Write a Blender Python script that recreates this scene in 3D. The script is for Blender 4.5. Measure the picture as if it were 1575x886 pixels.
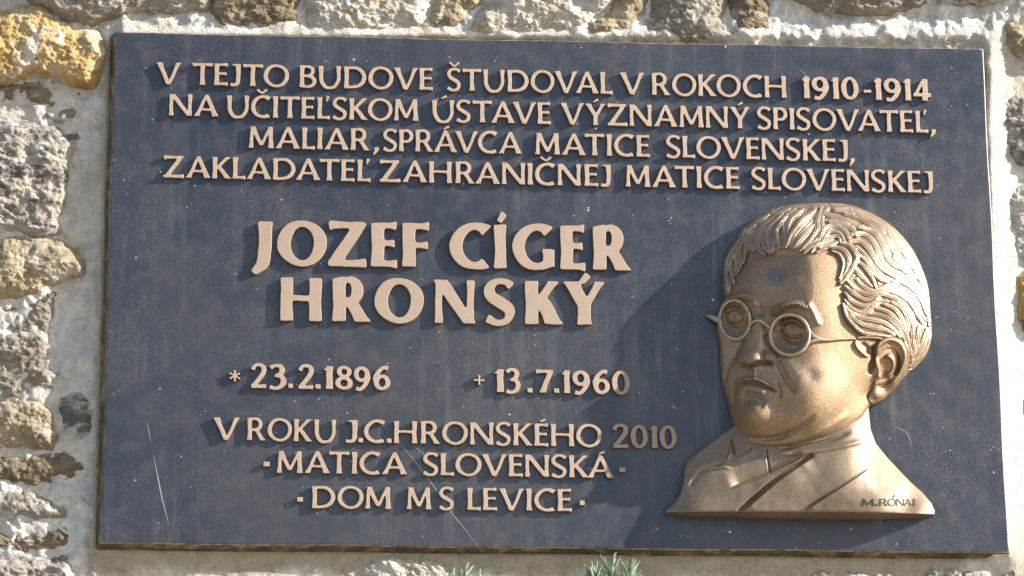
import bpy, math, random
import numpy as np
from mathutils import Vector, Matrix

for o in list(bpy.data.objects):
    bpy.data.objects.remove(o)
SC = bpy.context.scene
COL = SC.collection

# ------------------------------------------------------------------ camera
# plaque frame: X right, Y up, Z out of the wall; world = (X, -Z, Y + ZC)
ZC = 2.6
CAMP = np.array([-0.29557348, -1.25938552, 3.62038237])
RM = np.array([[0.9977390598053413, -0.00713873735934356, 0.06682669352637444],
               [-0.015178537941276292, 0.9447159862758692, 0.32753826839130856],
               [-0.0654704553575038, -0.3278120554581938, 0.9424716843340999]])
FPX = 5846.81
PX = 0.00066                      # metres on the plaque for one picture unit
cam_d = bpy.data.cameras.new('camera')
cam = bpy.data.objects.new('camera', cam_d)
COL.objects.link(cam)
A = np.array([[1, 0, 0], [0, 0, -1], [0, 1, 0]], float)
cr = A @ RM.T
m4 = Matrix.Identity(4)
for i in range(3):
    for j in range(3):
        m4[i][j] = cr[i, j]
cp = A @ CAMP + np.array([0, 0, ZC])
m4.translation = Vector(cp)
cam.matrix_world = m4
cam_d.sensor_width = 36
cam_d.lens = 36 * FPX / 1575
cam_d.clip_start = 0.1
cam_d.clip_end = 500
SC.camera = cam

# ------------------------------------------------------------------ light
SUN_SLOPE = math.radians(25.5)     # direction of the light across the wall
INC = 0.235                        # cosine of the sun on the wall
sx = math.sqrt(1 - INC**2) * math.cos(SUN_SLOPE)
sz = math.sqrt(1 - INC**2) * math.sin(SUN_SLOPE)
S = Vector((sx, -INC, sz))
elev = math.asin(S.z)
azim = math.atan2(S.x, S.y)        # clockwise from +Y
w = bpy.data.worlds.new('World'); SC.world = w; w.use_nodes = True
nt = w.node_tree
bg = nt.nodes['Background']
sky = nt.nodes.new('ShaderNodeTexSky'); sky.sky_type = 'NISHITA'
sky.sun_disc = False
sky.sun_elevation = elev
sky.sun_rotation = azim
sky.air_density = 1.0; sky.dust_density = 1.0; sky.ozone_density = 1.5
nt.links.new(sky.outputs[0], bg.inputs[0])
bg.inputs[1].default_value = 0.10
sun_d = bpy.data.lights.new('sun', 'SUN'); sun_d.energy = 5.0
sun_d.angle = math.radians(0.53); sun_d.color = (1.0, 0.93, 0.83)
sun = bpy.data.objects.new('sun', sun_d); COL.objects.link(sun)
sun.rotation_euler = S.to_track_quat('Z', 'Y').to_euler()
SC.view_settings.view_transform = 'Standard'
SC.view_settings.look = 'None'
SC.view_settings.exposure = 1.35
SC.view_settings.gamma = 1.0
SC.render.engine = 'CYCLES'

# ------------------------------------------------------------------ numeric helpers
rng = np.random.default_rng(7)
random.seed(7)

def P(x, y, h=0.0):
    """point of the plaque frame seen at picture position x,y lying h units out of the plate"""
    x = np.asarray(x, float); y = np.asarray(y, float)
    h = np.broadcast_to(np.asarray(h, float), x.shape)
    d = np.stack([(x - 787.5) / FPX, -(y - 443) / FPX, -np.ones_like(x)], -1) @ RM
    t = (h * PX - CAMP[2]) / d[..., 2]
    return CAMP + d * t[..., None]

def W(p, root=(0, 0, 0)):
    p = np.asarray(p)
    return np.stack([p[..., 0] - root[0], -p[..., 2] - root[1], p[..., 1] + ZC - root[2]], -1)

def crom(pts, n=8, closed=False):
    p = np.array(pts, float); N = len(p); out = []
    rngi = range(N) if closed else range(N - 1)
    for i in rngi:
        if closed:
            a, b, c, d = p[(i-1) % N], p[i], p[(i+1) % N], p[(i+2) % N]
        else:
            b, c = p[i], p[i+1]
            a = p[i-1] if i > 0 else 2*b - c
            d = p[i+2] if i+2 < N else 2*c - b
        for k in range(n):
            t = k / n
            out.append(0.5*((2*b) + (c-a)*t + (2*a-5*b+4*c-d)*t*t + (-a+3*b-3*c+d)*t**3))
    if not closed:
        out.append(p[-1])
    return np.array(out)

def vnoise(x, y, seed):
    r = np.random.default_rng(seed).random((256, 256))
    xi = np.floor(x).astype(int); yi = np.floor(y).astype(int)
    fx = x - xi; fy = y - yi
    fx = fx*fx*(3-2*fx); fy = fy*fy*(3-2*fy)
    a = r[xi & 255, yi & 255]; b = r[(xi+1) & 255, yi & 255]
    c = r[xi & 255, (yi+1) & 255]; d = r[(xi+1) & 255, (yi+1) & 255]
    return (a*(1-fx)+b*fx)*(1-fy) + (c*(1-fx)+d*fx)*fy

def fbm(x, y, scale, seed, oct=4, rough=0.5):
    s = 0; amp = 1; tot = 0
    ca, sa = math.cos(.6), math.sin(.6)
    x, y = x/scale + 31.7, y/scale + 11.3
    for k in range(oct):
        s = s + amp*vnoise(x, y, seed+k*17); tot += amp
        amp *= rough
        x, y = (x*ca - y*sa)*2.03 + 5.1, (x*sa + y*ca)*2.03 + 9.2
    return s/tot*2 - 1

def seg_dist(X, Y, pl, closed=False):
    """unsigned distance, signed side, parameter 0..1 to a polyline"""
    best = np.full(X.shape, 1e9); side = np.zeros(X.shape); par = np.zeros(X.shape)
    n = len(pl); cnt = n if closed else n-1
    L = np.concatenate([[0], np.cumsum(np.hypot(*np.diff(pl, axis=0).T))]); T = max(L[-1], 1e-6)
    for i in range(cnt):
        a = pl[i]; b = pl[(i+1) % n]; e = b - a; l2 = e @ e
        if l2 < 1e-12: continue
        t = np.clip(((X-a[0])*e[0] + (Y-a[1])*e[1])/l2, 0, 1)
        dx = X - a[0] - t*e[0]; dy = Y - a[1] - t*e[1]
        d = np.hypot(dx, dy)
        m = d < best
        best = np.where(m, d, best)
        side = np.where(m, np.sign(e[0]*dy - e[1]*dx), side)
        par = np.where(m, (L[i] + t*math.sqrt(l2))/T, par)
    return best, side, par

def inside(X, Y, pl):
    r = np.zeros(X.shape, bool)
    x0, y0 = pl[-1]
    for x1, y1 in pl:
        if y0 != y1:
            c = ((y1 > Y) != (y0 > Y)) & (X < (x0-x1)*(Y-y1)/(y0-y1) + x1)
            r ^= c
        x0, y0 = x1, y1
    return r

def upsample(c, f, shape):
    ny, nx = shape
    yi = np.arange(ny)/f; xi = np.arange(nx)/f
    y0 = np.minimum(yi.astype(int), c.shape[0]-2); x0 = np.minimum(xi.astype(int), c.shape[1]-2)
    fy = (yi-y0)[:, None]; fx = (xi-x0)[None, :]
    g = c[y0][:, x0]; gx = c[y0][:, x0+1]; gy = c[y0+1][:, x0]; gxy = c[y0+1][:, x0+1]
    return (g*(1-fx)+gx*fx)*(1-fy) + (gy*(1-fx)+gxy*fx)*fy

def sdf_poly(X, Y, pl, f=2):
    """negative inside"""
    Xc = X[::f, ::f]; Yc = Y[::f, ::f]
    st = X[0, 1]-X[0, 0]
    ny = (X.shape[0]-1)//f+2; nx = (X.shape[1]-1)//f+2
    xx = X[0, 0] + np.arange(nx)*f*st; yy = Y[0, 0] + np.arange(ny)*f*st
    Xc, Yc = np.meshgrid(xx, yy)
    d, _, _ = seg_dist(Xc, Yc, pl, True)
    d = np.where(inside(Xc, Yc, pl), -d, d)
    return upsample(d, f, X.shape)

def make_mesh(name, verts, faces_list, mat, smooth=True):
    """faces_list: list of (array (n,k), smooth flag, material index)"""
    me = bpy.data.meshes.new(name)
    me.vertices.add(len(verts)); me.vertices.foreach_set('co', np.ascontiguousarray(verts, np.float32).ravel())
    nl = sum(f.size for f, *_ in faces_list); npoly = sum(len(f) for f, *_ in faces_list)
    me.loops.add(nl); me.polygons.add(npoly)
    li = np.concatenate([f.ravel() for f, *_ in faces_list]).astype(np.int32)
    ls = []; sm = []; mi = []; o = 0
    for f, s, m in faces_list:
        ls.append(o + np.arange(len(f))*f.shape[1]); o += f.size
        sm.append(np.full(len(f), s)); mi.append(np.full(len(f), m))
    me.loops.foreach_set('vertex_index', li)
    me.polygons.foreach_set('loop_start', np.concatenate(ls).astype(np.int32))
    me.polygons.foreach_set('use_smooth', np.concatenate(sm))
    me.polygons.foreach_set('material_index', np.concatenate(mi).astype(np.int32))
    for m in (mat if isinstance(mat, (list, tuple)) else [mat]):
        me.materials.append(m)
    me.update(calc_edges=True); me.validate()
    return me

def link(name, me, parent=None, **props):
    o = bpy.data.objects.new(name, me); COL.objects.link(o)
    if parent is not None: o.parent = parent
    for k, v in props.items(): o[k] = v
    return o

def field_part(X, Y, H, sdf, root, name, mat, skirt, parent=None, **props):
    """a cast surface: the grid cells inside sdf<0, its outline snapped to the contour,
    with a side wall going down to level skirt"""
    st = X[0, 1]-X[0, 0]
    gy, gx = np.gradient(sdf, st)
    g = np.hypot(gx, gy)+1e-6
    near = np.abs(sdf) < 0.71*st
    Xs = X - np.where(near, sdf*gx/g**2, 0).clip(-st, st)
    Ys = Y - np.where(near, sdf*gy/g**2, 0).clip(-st, st)
    ok = sdf < 0.71*st
    ok &= ~((sdf > 0) & ~near)
    q = ok[:-1, :-1] & ok[1:, :-1] & ok[:-1, 1:] & ok[1:, 1:]
    cin = (sdf[:-1, :-1]+sdf[1:, :-1]+sdf[:-1, 1:]+sdf[1:, 1:]) < 0.8*st
    q &= cin
    idx = np.arange(X.size).reshape(X.shape)
    qa = idx[:-1, :-1][q]; qb = idx[1:, :-1][q]; qc = idx[1:, 1:][q]; qd = idx[:-1, 1:][q]
    F = np.stack([qa, qb, qc, qd], 1)
    used = np.unique(F); remap = np.full(X.size, -1); remap[used] = np.arange(len(used))
    F = remap[F]
    hx = H.ravel()[used]
    V = P(Xs.ravel()[used], Ys.ravel()[used], hx)
    # boundary edges
    E = np.concatenate([F[:, [0, 1]], F[:, [1, 2]], F[:, [2, 3]], F[:, [3, 0]]])
    key = E.min(1).astype(np.int64)*len(used)+E.max(1)
    u, inv, cnt = np.unique(key, return_inverse=True, return_counts=True)
    B = E[cnt[inv] == 1]
    bv = np.unique(B); bm = np.full(len(used), -1); bm[bv] = np.arange(len(bv))
    n0 = len(V)
    top = V[bv].copy(); low = V[bv].copy()
    sk = skirt(Xs.ravel()[used][bv], Ys.ravel()[used][bv], hx[bv]) if callable(skirt) else np.full(len(bv), skirt)
    low[:, 2] = np.minimum(sk*PX, low[:, 2]-0.0002)
    nb = len(bv)
    S1 = n0 + bm[B[:, 0]]; S2 = n0 + bm[B[:, 1]]
    SF = np.stack([S2, S1, S1+nb, S2+nb], 1)
    VV = np.concatenate([V, top, low])
    me = make_mesh(name, W(VV, root), [(F, True, 0), (SF, True, 0)], mat)
    return link(name, me, parent, **props)

# ------------------------------------------------------------------ material helpers
class NT:
    def __init__(self, name):
        self.m = bpy.data.materials.new(name); self.m.use_nodes = True
        self.t = self.m.node_tree; self.b = self.t.nodes['Principled BSDF']
        self.tc = self.t.nodes.new('ShaderNodeTexCoord').outputs['Object']
    def n(self, kind, **kw):
        nd = self.t.nodes.new(kind)
        for k, v in kw.items(): setattr(nd, k, v)
        return nd
    def ln(self, a, b): self.t.links.new(a, b)
    def noise(self, scale, detail=4, rough=0.5, vec=None, dist=0.0):
        nd = self.n('ShaderNodeTexNoise')
        nd.inputs['Scale'].default_value = scale; nd.inputs['Detail'].default_value = detail
        nd.inputs['Roughness'].default_value = rough; nd.inputs['Distortion'].default_value = dist
        self.ln(vec if vec is not None else self.tc, nd.inputs['Vector'])
        return nd.outputs['Fac']
    def voro(self, scale, vec=None, feature='F1'):
        nd = self.n('ShaderNodeTexVoronoi'); nd.feature = feature
        nd.inputs['Scale'].default_value = scale
        self.ln(vec if vec is not None else self.tc, nd.inputs['Vector'])
        return nd.outputs['Distance']
    def ramp(self, fac, stops, interp='LINEAR'):
        nd = self.n('ShaderNodeValToRGB'); cr = nd.color_ramp; cr.interpolation = interp
        while len(cr.elements) < len(stops): cr.elements.new(0.5)
        for e, (p, c) in zip(cr.elements, stops):
            e.position = p; e.color = (c if len(c) == 4 else (*c, 1)) if not isinstance(c, (int, float)) else (c, c, c, 1)
        self.ln(fac, nd.inputs[0]); return nd.outputs[0]
    def mix(self, fac, a, b, mode='MIX'):
        nd = self.n('ShaderNodeMix'); nd.data_type = 'RGBA'; nd.blend_type = mode
        for s, v in ((nd.inputs[0], fac), (nd.inputs[6], a), (nd.inputs[7], b)):
            if isinstance(v, (int, float)): s.default_value = v
            elif isinstance(v, tuple): s.default_value = (*v, 1) if len(v) == 3 else v
            else: self.ln(v, s)
        return nd.outputs[2]
    def math(self, op, a, b=0.0, clamp=False):
        nd = self.n('ShaderNodeMath', operation=op); nd.use_clamp = clamp
        for s, v in ((nd.inputs[0], a), (nd.inputs[1], b)):
            if isinstance(v, (int, float)): s.default_value = v
            else: self.ln(v, s)
        return nd.outputs[0]
    def spot(self, c, r0, r1, stretch=(1, 1, 1)):
        """1 inside radius r0 of point c, 0 beyond r1"""
        v = self.n('ShaderNodeVectorMath', operation='SUBTRACT'); self.ln(self.tc, v.inputs[0]); v.inputs[1].default_value = c
        m = self.n('ShaderNodeVectorMath', operation='MULTIPLY'); self.ln(v.outputs[0], m.inputs[0]); m.inputs[1].default_value = stretch
        l = self.n('ShaderNodeVectorMath', operation='LENGTH'); self.ln(m.outputs[0], l.inputs[0])
        mr = self.n('ShaderNodeMapRange'); self.ln(l.outputs['Value'], mr.inputs[0])
        mr.inputs[1].default_value = r0; mr.inputs[2].default_value = r1
        mr.inputs[3].default_value = 1; mr.inputs[4].default_value = 0
        mr.interpolation_type = 'SMOOTHSTEP'
        return mr.outputs[0]
    def bump(self, h, strength, dist, prev=None):
        nd = self.n('ShaderNodeBump'); nd.inputs['Strength'].default_value = strength; nd.inputs['Distance'].default_value = dist
        self.ln(h, nd.inputs['Height'])
        if prev is not None: self.ln(prev, nd.inputs['Normal'])
        return nd.outputs[0]
    def out(self, color=None, rough=None, metal=None, normal=None, spec=None):
        for k, v in (('Base Color', color), ('Roughness', rough), ('Metallic', metal), ('Normal', normal), ('Specular IOR Level', spec)):
            if v is None: continue
            s = self.b.inputs[k]
            if isinstance(v, (int, float)): s.default_value = v
            elif isinstance(v, tuple): s.default_value = (*v, 1)
            else: self.ln(v, s)
        return self.m

# --- dark patinated plate
k = NT('dark_patina')
big = k.noise(3.2, 3, .55); med = k.noise(45, 5, .65); fine = k.noise(1500, 2, .5)
c = k.ramp(big, [(.36, (.043, .052, .070)), (.5, (.054, .061, .077)), (.62, (.072, .074, .082))])
c = k.mix(k.ramp(med, [(.48, 0.0), (.75, .5)]), c, (.125, .105, .098))
mp = k.n('ShaderNodeMapping'); k.ln(k.tc, mp.inputs[0]); mp.inputs['Scale'].default_value = (1, 1, .07)
streak = k.noise(70, 5, .7, mp.outputs[0])
c = k.mix(k.math('MULTIPLY', k.ramp(streak, [(.50, 0.0), (.68, .6)]), k.ramp(k.noise(5, 3, .6), [(.4, .1), (.6, 1.0)])), c, (.135, .14, .15))
grit = k.noise(620, 3, .65)
dust = k.math('MULTIPLY', k.ramp(grit, [(.52, 0.0), (.66, 1.0)]), k.ramp(k.noise(9, 5, .65), [(.42, .05), (.66, .75)]))
c = k.mix(dust, c, (.24, .21, .19))
spk = k.math('MULTIPLY', k.ramp(k.voro(210), [(.10, 1.0), (.22, 0.0)]), k.ramp(k.noise(70, 3, .6), [(.60, 0.0), (.66, 1.0)]))
c = k.mix(spk, c, (.50, .50, .52))
sp2 = k.math('MULTIPLY', k.ramp(k.voro(95), [(.07, 1.0), (.13, 0.0)]), k.ramp(k.noise(31, 3, .6), [(.60, 0.0), (.63, 1.0)]))
c = k.mix(sp2, c, (.6, .6, .6))
nb = k.bump(grit, .35, .0010); nb = k.bump(med, .22, .0012, nb)
M_PLATE = k.out(c, k.ramp(med, [(.3, .36), (.7, .55)]), 0.70, nb, .6)

# --- plate edge, brown
k = NT('brown_plate_edge')
n1 = k.noise(60, 5, .65)
c = k.ramp(n1, [(.3, (.035, .03, .024)), (.52, (.10, .078, .05)), (.68, (.30, .24, .155))])
M_EDGE = k.out(c, .55, .2, k.bump(n1, .4, .001))

k = NT('worn_plate_arris'); n1 = k.noise(90, 4, .7)
M_ARRIS = k.out(k.ramp(n1, [(.4, (.11, .10, .095)), (.6, (.34, .28, .21))]), .5, .5)

# --- letters: polished on the faces, brown patina on the flanks
k = NT('polished_bronze')
geo = k.n('ShaderNodeNewGeometry')
dot = k.n('ShaderNodeVectorMath', operation='DOT_PRODUCT'); k.ln(geo.outputs['True Normal'], dot.inputs[0]); dot.inputs[1].default_value = (0, -1, 0)
face = k.ramp(dot.outputs['Value'], [(.72, 0.0), (.93, 1.0)])
oi = k.n('ShaderNodeObjectInfo')
n1 = k.noise(140, 4, .6); n2 = k.noise(900, 2, .5)
tone = k.ramp(n1, [(.3, (.265, .195, .15)), (.7, (.37, .285, .232))])
tone = k.mix(k.math('MULTIPLY', oi.outputs['Random'], .35), tone, (.30, .225, .15))
tone = k.mix(k.ramp(k.noise(420, 4, .7), [(.52, 0.0), (.68, .55)]), tone, (.20, .145, .10))
c = k.mix(face, (.17, .10, .05), tone)
M_LETTER = k.out(c, k.ramp(n1, [(.3, .42), (.7, .6)]), .35, k.bump(n1, .5, .0012, k.bump(n2, .3, .0004)), .5)

# --- relief bronze
k = NT('sculpted_bronze')
n1 = k.noise(26, 4, .6); n2 = k.noise(1100, 3, .6); n3 = k.noise(110, 4, .6)
c = k.ramp(n1, [(.3, (.175, .110, .060)), (.5, (.23, .152, .085)), (.7, (.29, .20, .12))])
c = k.mix(k.ramp(n3, [(.45, 0.0), (.75, .35)]), c, (.20, .15, .11))
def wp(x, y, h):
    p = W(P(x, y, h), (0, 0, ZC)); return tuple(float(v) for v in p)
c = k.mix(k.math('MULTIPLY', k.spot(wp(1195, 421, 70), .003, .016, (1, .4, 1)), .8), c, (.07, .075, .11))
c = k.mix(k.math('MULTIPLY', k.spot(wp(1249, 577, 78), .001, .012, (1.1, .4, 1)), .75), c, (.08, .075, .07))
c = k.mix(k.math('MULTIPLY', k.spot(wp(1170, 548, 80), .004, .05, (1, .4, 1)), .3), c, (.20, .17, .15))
grn = k.noise(520, 3, .7)
c = k.mix(k.ramp(grn, [(.50, 0.0), (.66, .35)]), c, (.50, .38, .23))
nb = k.bump(n2, .35, .0010); nb = k.bump(grn, .40, .0012, nb)
M_RELIEF = k.out(c, k.ramp(n3, [(.3, .47), (.7, .60)]), .55, nb, .5)

k = NT('worn_bronze_hair')
n1 = k.noise(30, 4, .6); n2 = k.noise(1300, 2, .6)
c = k.ramp(n1, [(.3, (.25, .175, .115)), (.7, (.36, .275, .20))])
M_HAIR = k.out(c, .40, .5, k.bump(n2, .2, .0005), .5)

k = NT('coat_bronze')
n1 = k.noise(22, 4, .6); n2 = k.noise(650, 3, .7)
c = k.ramp(n1, [(.3, (.130, .093, .062)), (.5, (.172, .125, .084)), (.7, (.215, .162, .112))])
c = k.mix(k.ramp(n2, [(.50, 0.0), (.68, .3)]), c, (.42, .32, .21))
M_COAT = k.out(c, .55, .45, k.bump(n2, .38, .0011), .5)

for m_, w_ in ((M_RELIEF, .30), (M_HAIR, .25), (M_COAT, .30)):
    b_ = m_.node_tree.nodes['Principled BSDF']; b_.inputs['Coat Weight'].default_value = w_; b_.inputs['Coat Roughness'].default_value = .35
k = NT('rubbed_bronze_rims'); n1 = k.noise(120, 4, .65)
M_RIMS = k.out(k.ramp(n1, [(.35, (.30, .22, .15)), (.65, (.46, .36, .27))]), .42, .5, k.bump(n1, .4, .0008))
k = NT('dark_incised_line'); M_INC = k.out((.03, .018, .012), .7, .1)
k = NT('pale_scratch'); M_SCR = k.out((.30, .30, .30), .5, .2)

# --- lime mortar
def mortar_mat(name, lo, hi, stain, amt=.5):
    k = NT(name)
    at = k.n('ShaderNodeAttribute'); at.attribute_name = 'cement'
    n1 = k.noise(9, 5, .65); n2 = k.noise(55, 6, .7); n3 = k.noise(420, 4, .7)
    c = k.ramp(n2, [(.3, lo), (.7, hi)])
    c = k.mix(k.ramp(n1, [(.45, 0.0), (.65, amt)]), c, stain)
    c = k.mix(at.outputs['Fac'], c, k.ramp(n2, [(.3, (.34, .29, .215)), (.7, (.48, .42, .325))]))
    pit = k.ramp(k.noise(230, 4, .65), [(.30, 1.0), (.40, 0.0)])
    c = k.mix(k.math('MULTIPLY', pit, .55), c, (.13, .11, .08))
    nb = k.bump(n3, .9, .004); nb = k.bump(n2, .8, .008, nb)
    return k.out(c, .95, 0, nb, .2)
M_MORTAR = mortar_mat('lime_mortar', (.50, .48, .44), (.80, .78, .74), (.46, .38, .27), .6)

def stone_mat(name, c0, c1, c2, lichen, lich_amt, white_amt, strat=1.0):
    k = NT(name)
    oi = k.n('ShaderNodeObjectInfo')
    mp = k.n('ShaderNodeMapping'); k.ln(k.tc, mp.inputs[0]); mp.inputs['Scale'].default_value = (1, 1, 1 + strat)
    off = k.n('ShaderNodeVectorMath', operation='ADD'); k.ln(mp.outputs[0], off.inputs[0])
    sc = k.n('ShaderNodeVectorMath', operation='SCALE'); sc.inputs[0].default_value = (7, 3, 5); k.ln(oi.outputs['Random'], sc.inputs['Scale'])
    k.ln(sc.outputs[0], off.inputs[1]); v = off.outputs[0]
    n1 = k.noise(16, 6, .65, v, .5); n2 = k.noise(75, 6, .7, v); n3 = k.noise(480, 4, .7, v)
    c = k.ramp(n1, [(.28, c0), (.5, c1), (.72, c2)])
    c = k.mix(k.ramp(n2, [(.35, .45), (.55, 0.0)]), c, tuple(q*.5 for q in c0))
    c = k.mix(k.math('MULTIPLY', k.ramp(k.noise(34, 5, .7, v), [(.5, 0.0), (.58, 1.0)]), lich_amt), c, lichen)
    c = k.mix(k.math('MULTIPLY', k.ramp(k.noise(24, 7, .72, v), [(.54, 0.0), (.60, 1.0)]), white_amt), c, (.70, .68, .64))
    c = k.mix(k.ramp(n3, [(.33, .5), (.45, 0.0)]), c, (.08, .065, .045))
    nb = k.bump(n3, .8, .004); nb = k.bump(n2, .7, .009, nb)
    return k.out(c, .92, 0, nb, .25)
MS = {
 'ochre': stone_mat('ochre_sandstone', (.33, .19, .05), (.50, .32, .11), (.58, .46, .28), (.60, .54, .44), .6, .7, -.55),
 'grey': stone_mat('grey_stone', (.21, .19, .16), (.33, .30, .25), (.48, .44, .37), (.38, .30, .18), .4, .6),
 'dark': stone_mat('dark_brown_stone', (.16, .12, .075), (.27, .21, .13), (.40, .33, .23), (.36, .30, .2), .4, .45, 2),
 'lichen': stone_mat('lichened_pale_stone', (.30, .27, .24), (.50, .46, .40), (.60, .52, .42), (.13, .12, .115), .85, .7),
 'tan': stone_mat('tan_sandstone', (.36, .28, .17), (.50, .41, .28), (.62, .53, .39), (.22, .18, .13), .5, .65),
 'cream': stone_mat('cream_limestone', (.56, .50, .41), (.70, .66, .58), (.80, .77, .70), (.45, .34, .2), .6, .8),
}

# ------------------------------------------------------------------ ground
gm = NT('pale_paving'); g1 = gm.noise(2.5, 5, .6)
M_GROUND = gm.out(gm.ramp(g1, [(.3, (.30, .26, .20)), (.7, (.40, .35, .28))]), .9)
me = bpy.data.meshes.new('ground')
me.from_pydata([(-150, -150, 0), (150, -150, 0), (150, 150, 0), (-150, 150, 0)], [], [(0, 1, 2, 3)])
me.materials.append(M_GROUND)
link('ground', me, None, kind='structure')

# ------------------------------------------------------------------ the wall
wall = bpy.data.objects.new('stone_wall', None); COL.objects.link(wall)
wall.location = (0, 0.03, 0)
wall['label'] = 'rough rubble stone wall with white lime mortar behind the plaque'
wall['category'] = 'wall'
WR = (0, 0.03, 0)
PQ = np.array([(178, 50), (1512, 76), (1552, 850), (155, 835)], float)   # plate outline

def plate_sdf(X, Y):
    d, _, _ = seg_dist(X, Y, PQ, True)
    return np.where(inside(X, Y, PQ), -d, d)

def sm(a, b, x):
    t = np.clip((x-a)/(b-a), 0, 1); return t*t*(3-2*t)

BACK = -24.0
st = 3.5
gx = np.arange(-260, 1840, st); gy = np.arange(-240, 1130, st)
X, Y = np.meshgrid(gx, gy)
D = plate_sdf(X, Y)
lump = fbm(X, Y, 70, 3, 5, .55)*9 + fbm(X, Y, 17, 9, 4, .62)*5.5
right = sm(1500, 1530, X); left = sm(190, 165, X); bot = sm(828, 850, Y)*sm(120, 180, X)*(1-right); topm = sm(70, 50, Y)*(1-left)
H = -27 + lump*1.35
# white fillet on the right running down from the plaque edge, smooth rims left and below
H = np.where(right > 0, H*(1-right) + right*(-5 - np.clip(D, 0, 45)*.6 + lump*sm(8, 50, D)*.9), H)
H = np.where(topm > 0, H*(1-topm) + topm*(-7 - np.clip(D, 0, 50)*.42 + lump*1.5*sm(0, 22, D)), H)
lf = left*(1-sm(8, 30, D))
H = H*(1-lf) + lf*(-16 - .30*D + fbm(X, Y, 26, 4, 5, .6)*4)
bf = bot*(1-sm(28, 70, D))
H = H*(1-bf) + bf*(-17 - .12*D + fbm(X, Y, 60, 5)*2.2)
# narrow open joint round the plate on the left and below
H = H - 9*np.exp(-((D-4)/5)**2)*np.maximum(left, bot)
MORTAR_H = H
keep = D > -14
idx = np.arange(X.size).reshape(X.shape)
q = keep[:-1, :-1] | keep[1:, 1:] | keep[1:, :-1] | keep[:-1, 1:]
F = np.stack([idx[:-1, :-1][q], idx[1:, :-1][q], idx[1:, 1:][q], idx[:-1, 1:][q]], 1)
V = P(X.ravel(), Y.ravel(), np.minimum(H, -3).ravel())
wob = fbm(X, Y, 40, 77)*10 + fbm(X, Y, 9, 78)*5
lr = (1-sm(176, 184, X))*(1-sm(14, 26, D+wob))*sm(50, 80, Y)
br = sm(834, 840, Y)*(1-sm(34, 52, D+wob*1.6))*(1-sm(1470, 1520, X+wob*3))*sm(125, 140, X)
cem = np.clip(np.maximum(lr*.8, br), 0, 1)
me = make_mesh('mortar', W(V, WR), [(F, True, 0)], [M_MORTAR])
at = me.attributes.new('cement', 'FLOAT', 'POINT'); at.data.foreach_set('value', cem.ravel().astype(np.float32))
link('mortar', me, wall)
# plain body of the wall beyond the built stones, down to the ground
me = bpy.data.meshes.new('wall_core')
def slab(x0, x1, y0, y1, z0, z1):
    v = [(x, y, z) for x in (x0, x1) for y in (y0, y1) for z in (z0, z1)]
    f = [(0, 1, 3, 2), (4, 6, 7, 5), (0, 4, 5, 1), (2, 3, 7, 6), (0, 2, 6, 4), (1, 5, 7, 3)]
    return v, f
v, f = slab(-3.0, 3.0, .05, .5, -0.02, 4.2)
me.from_pydata(v, [], f); me.materials.append(M_MORTAR)
link('wall_core', me, wall)

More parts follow.
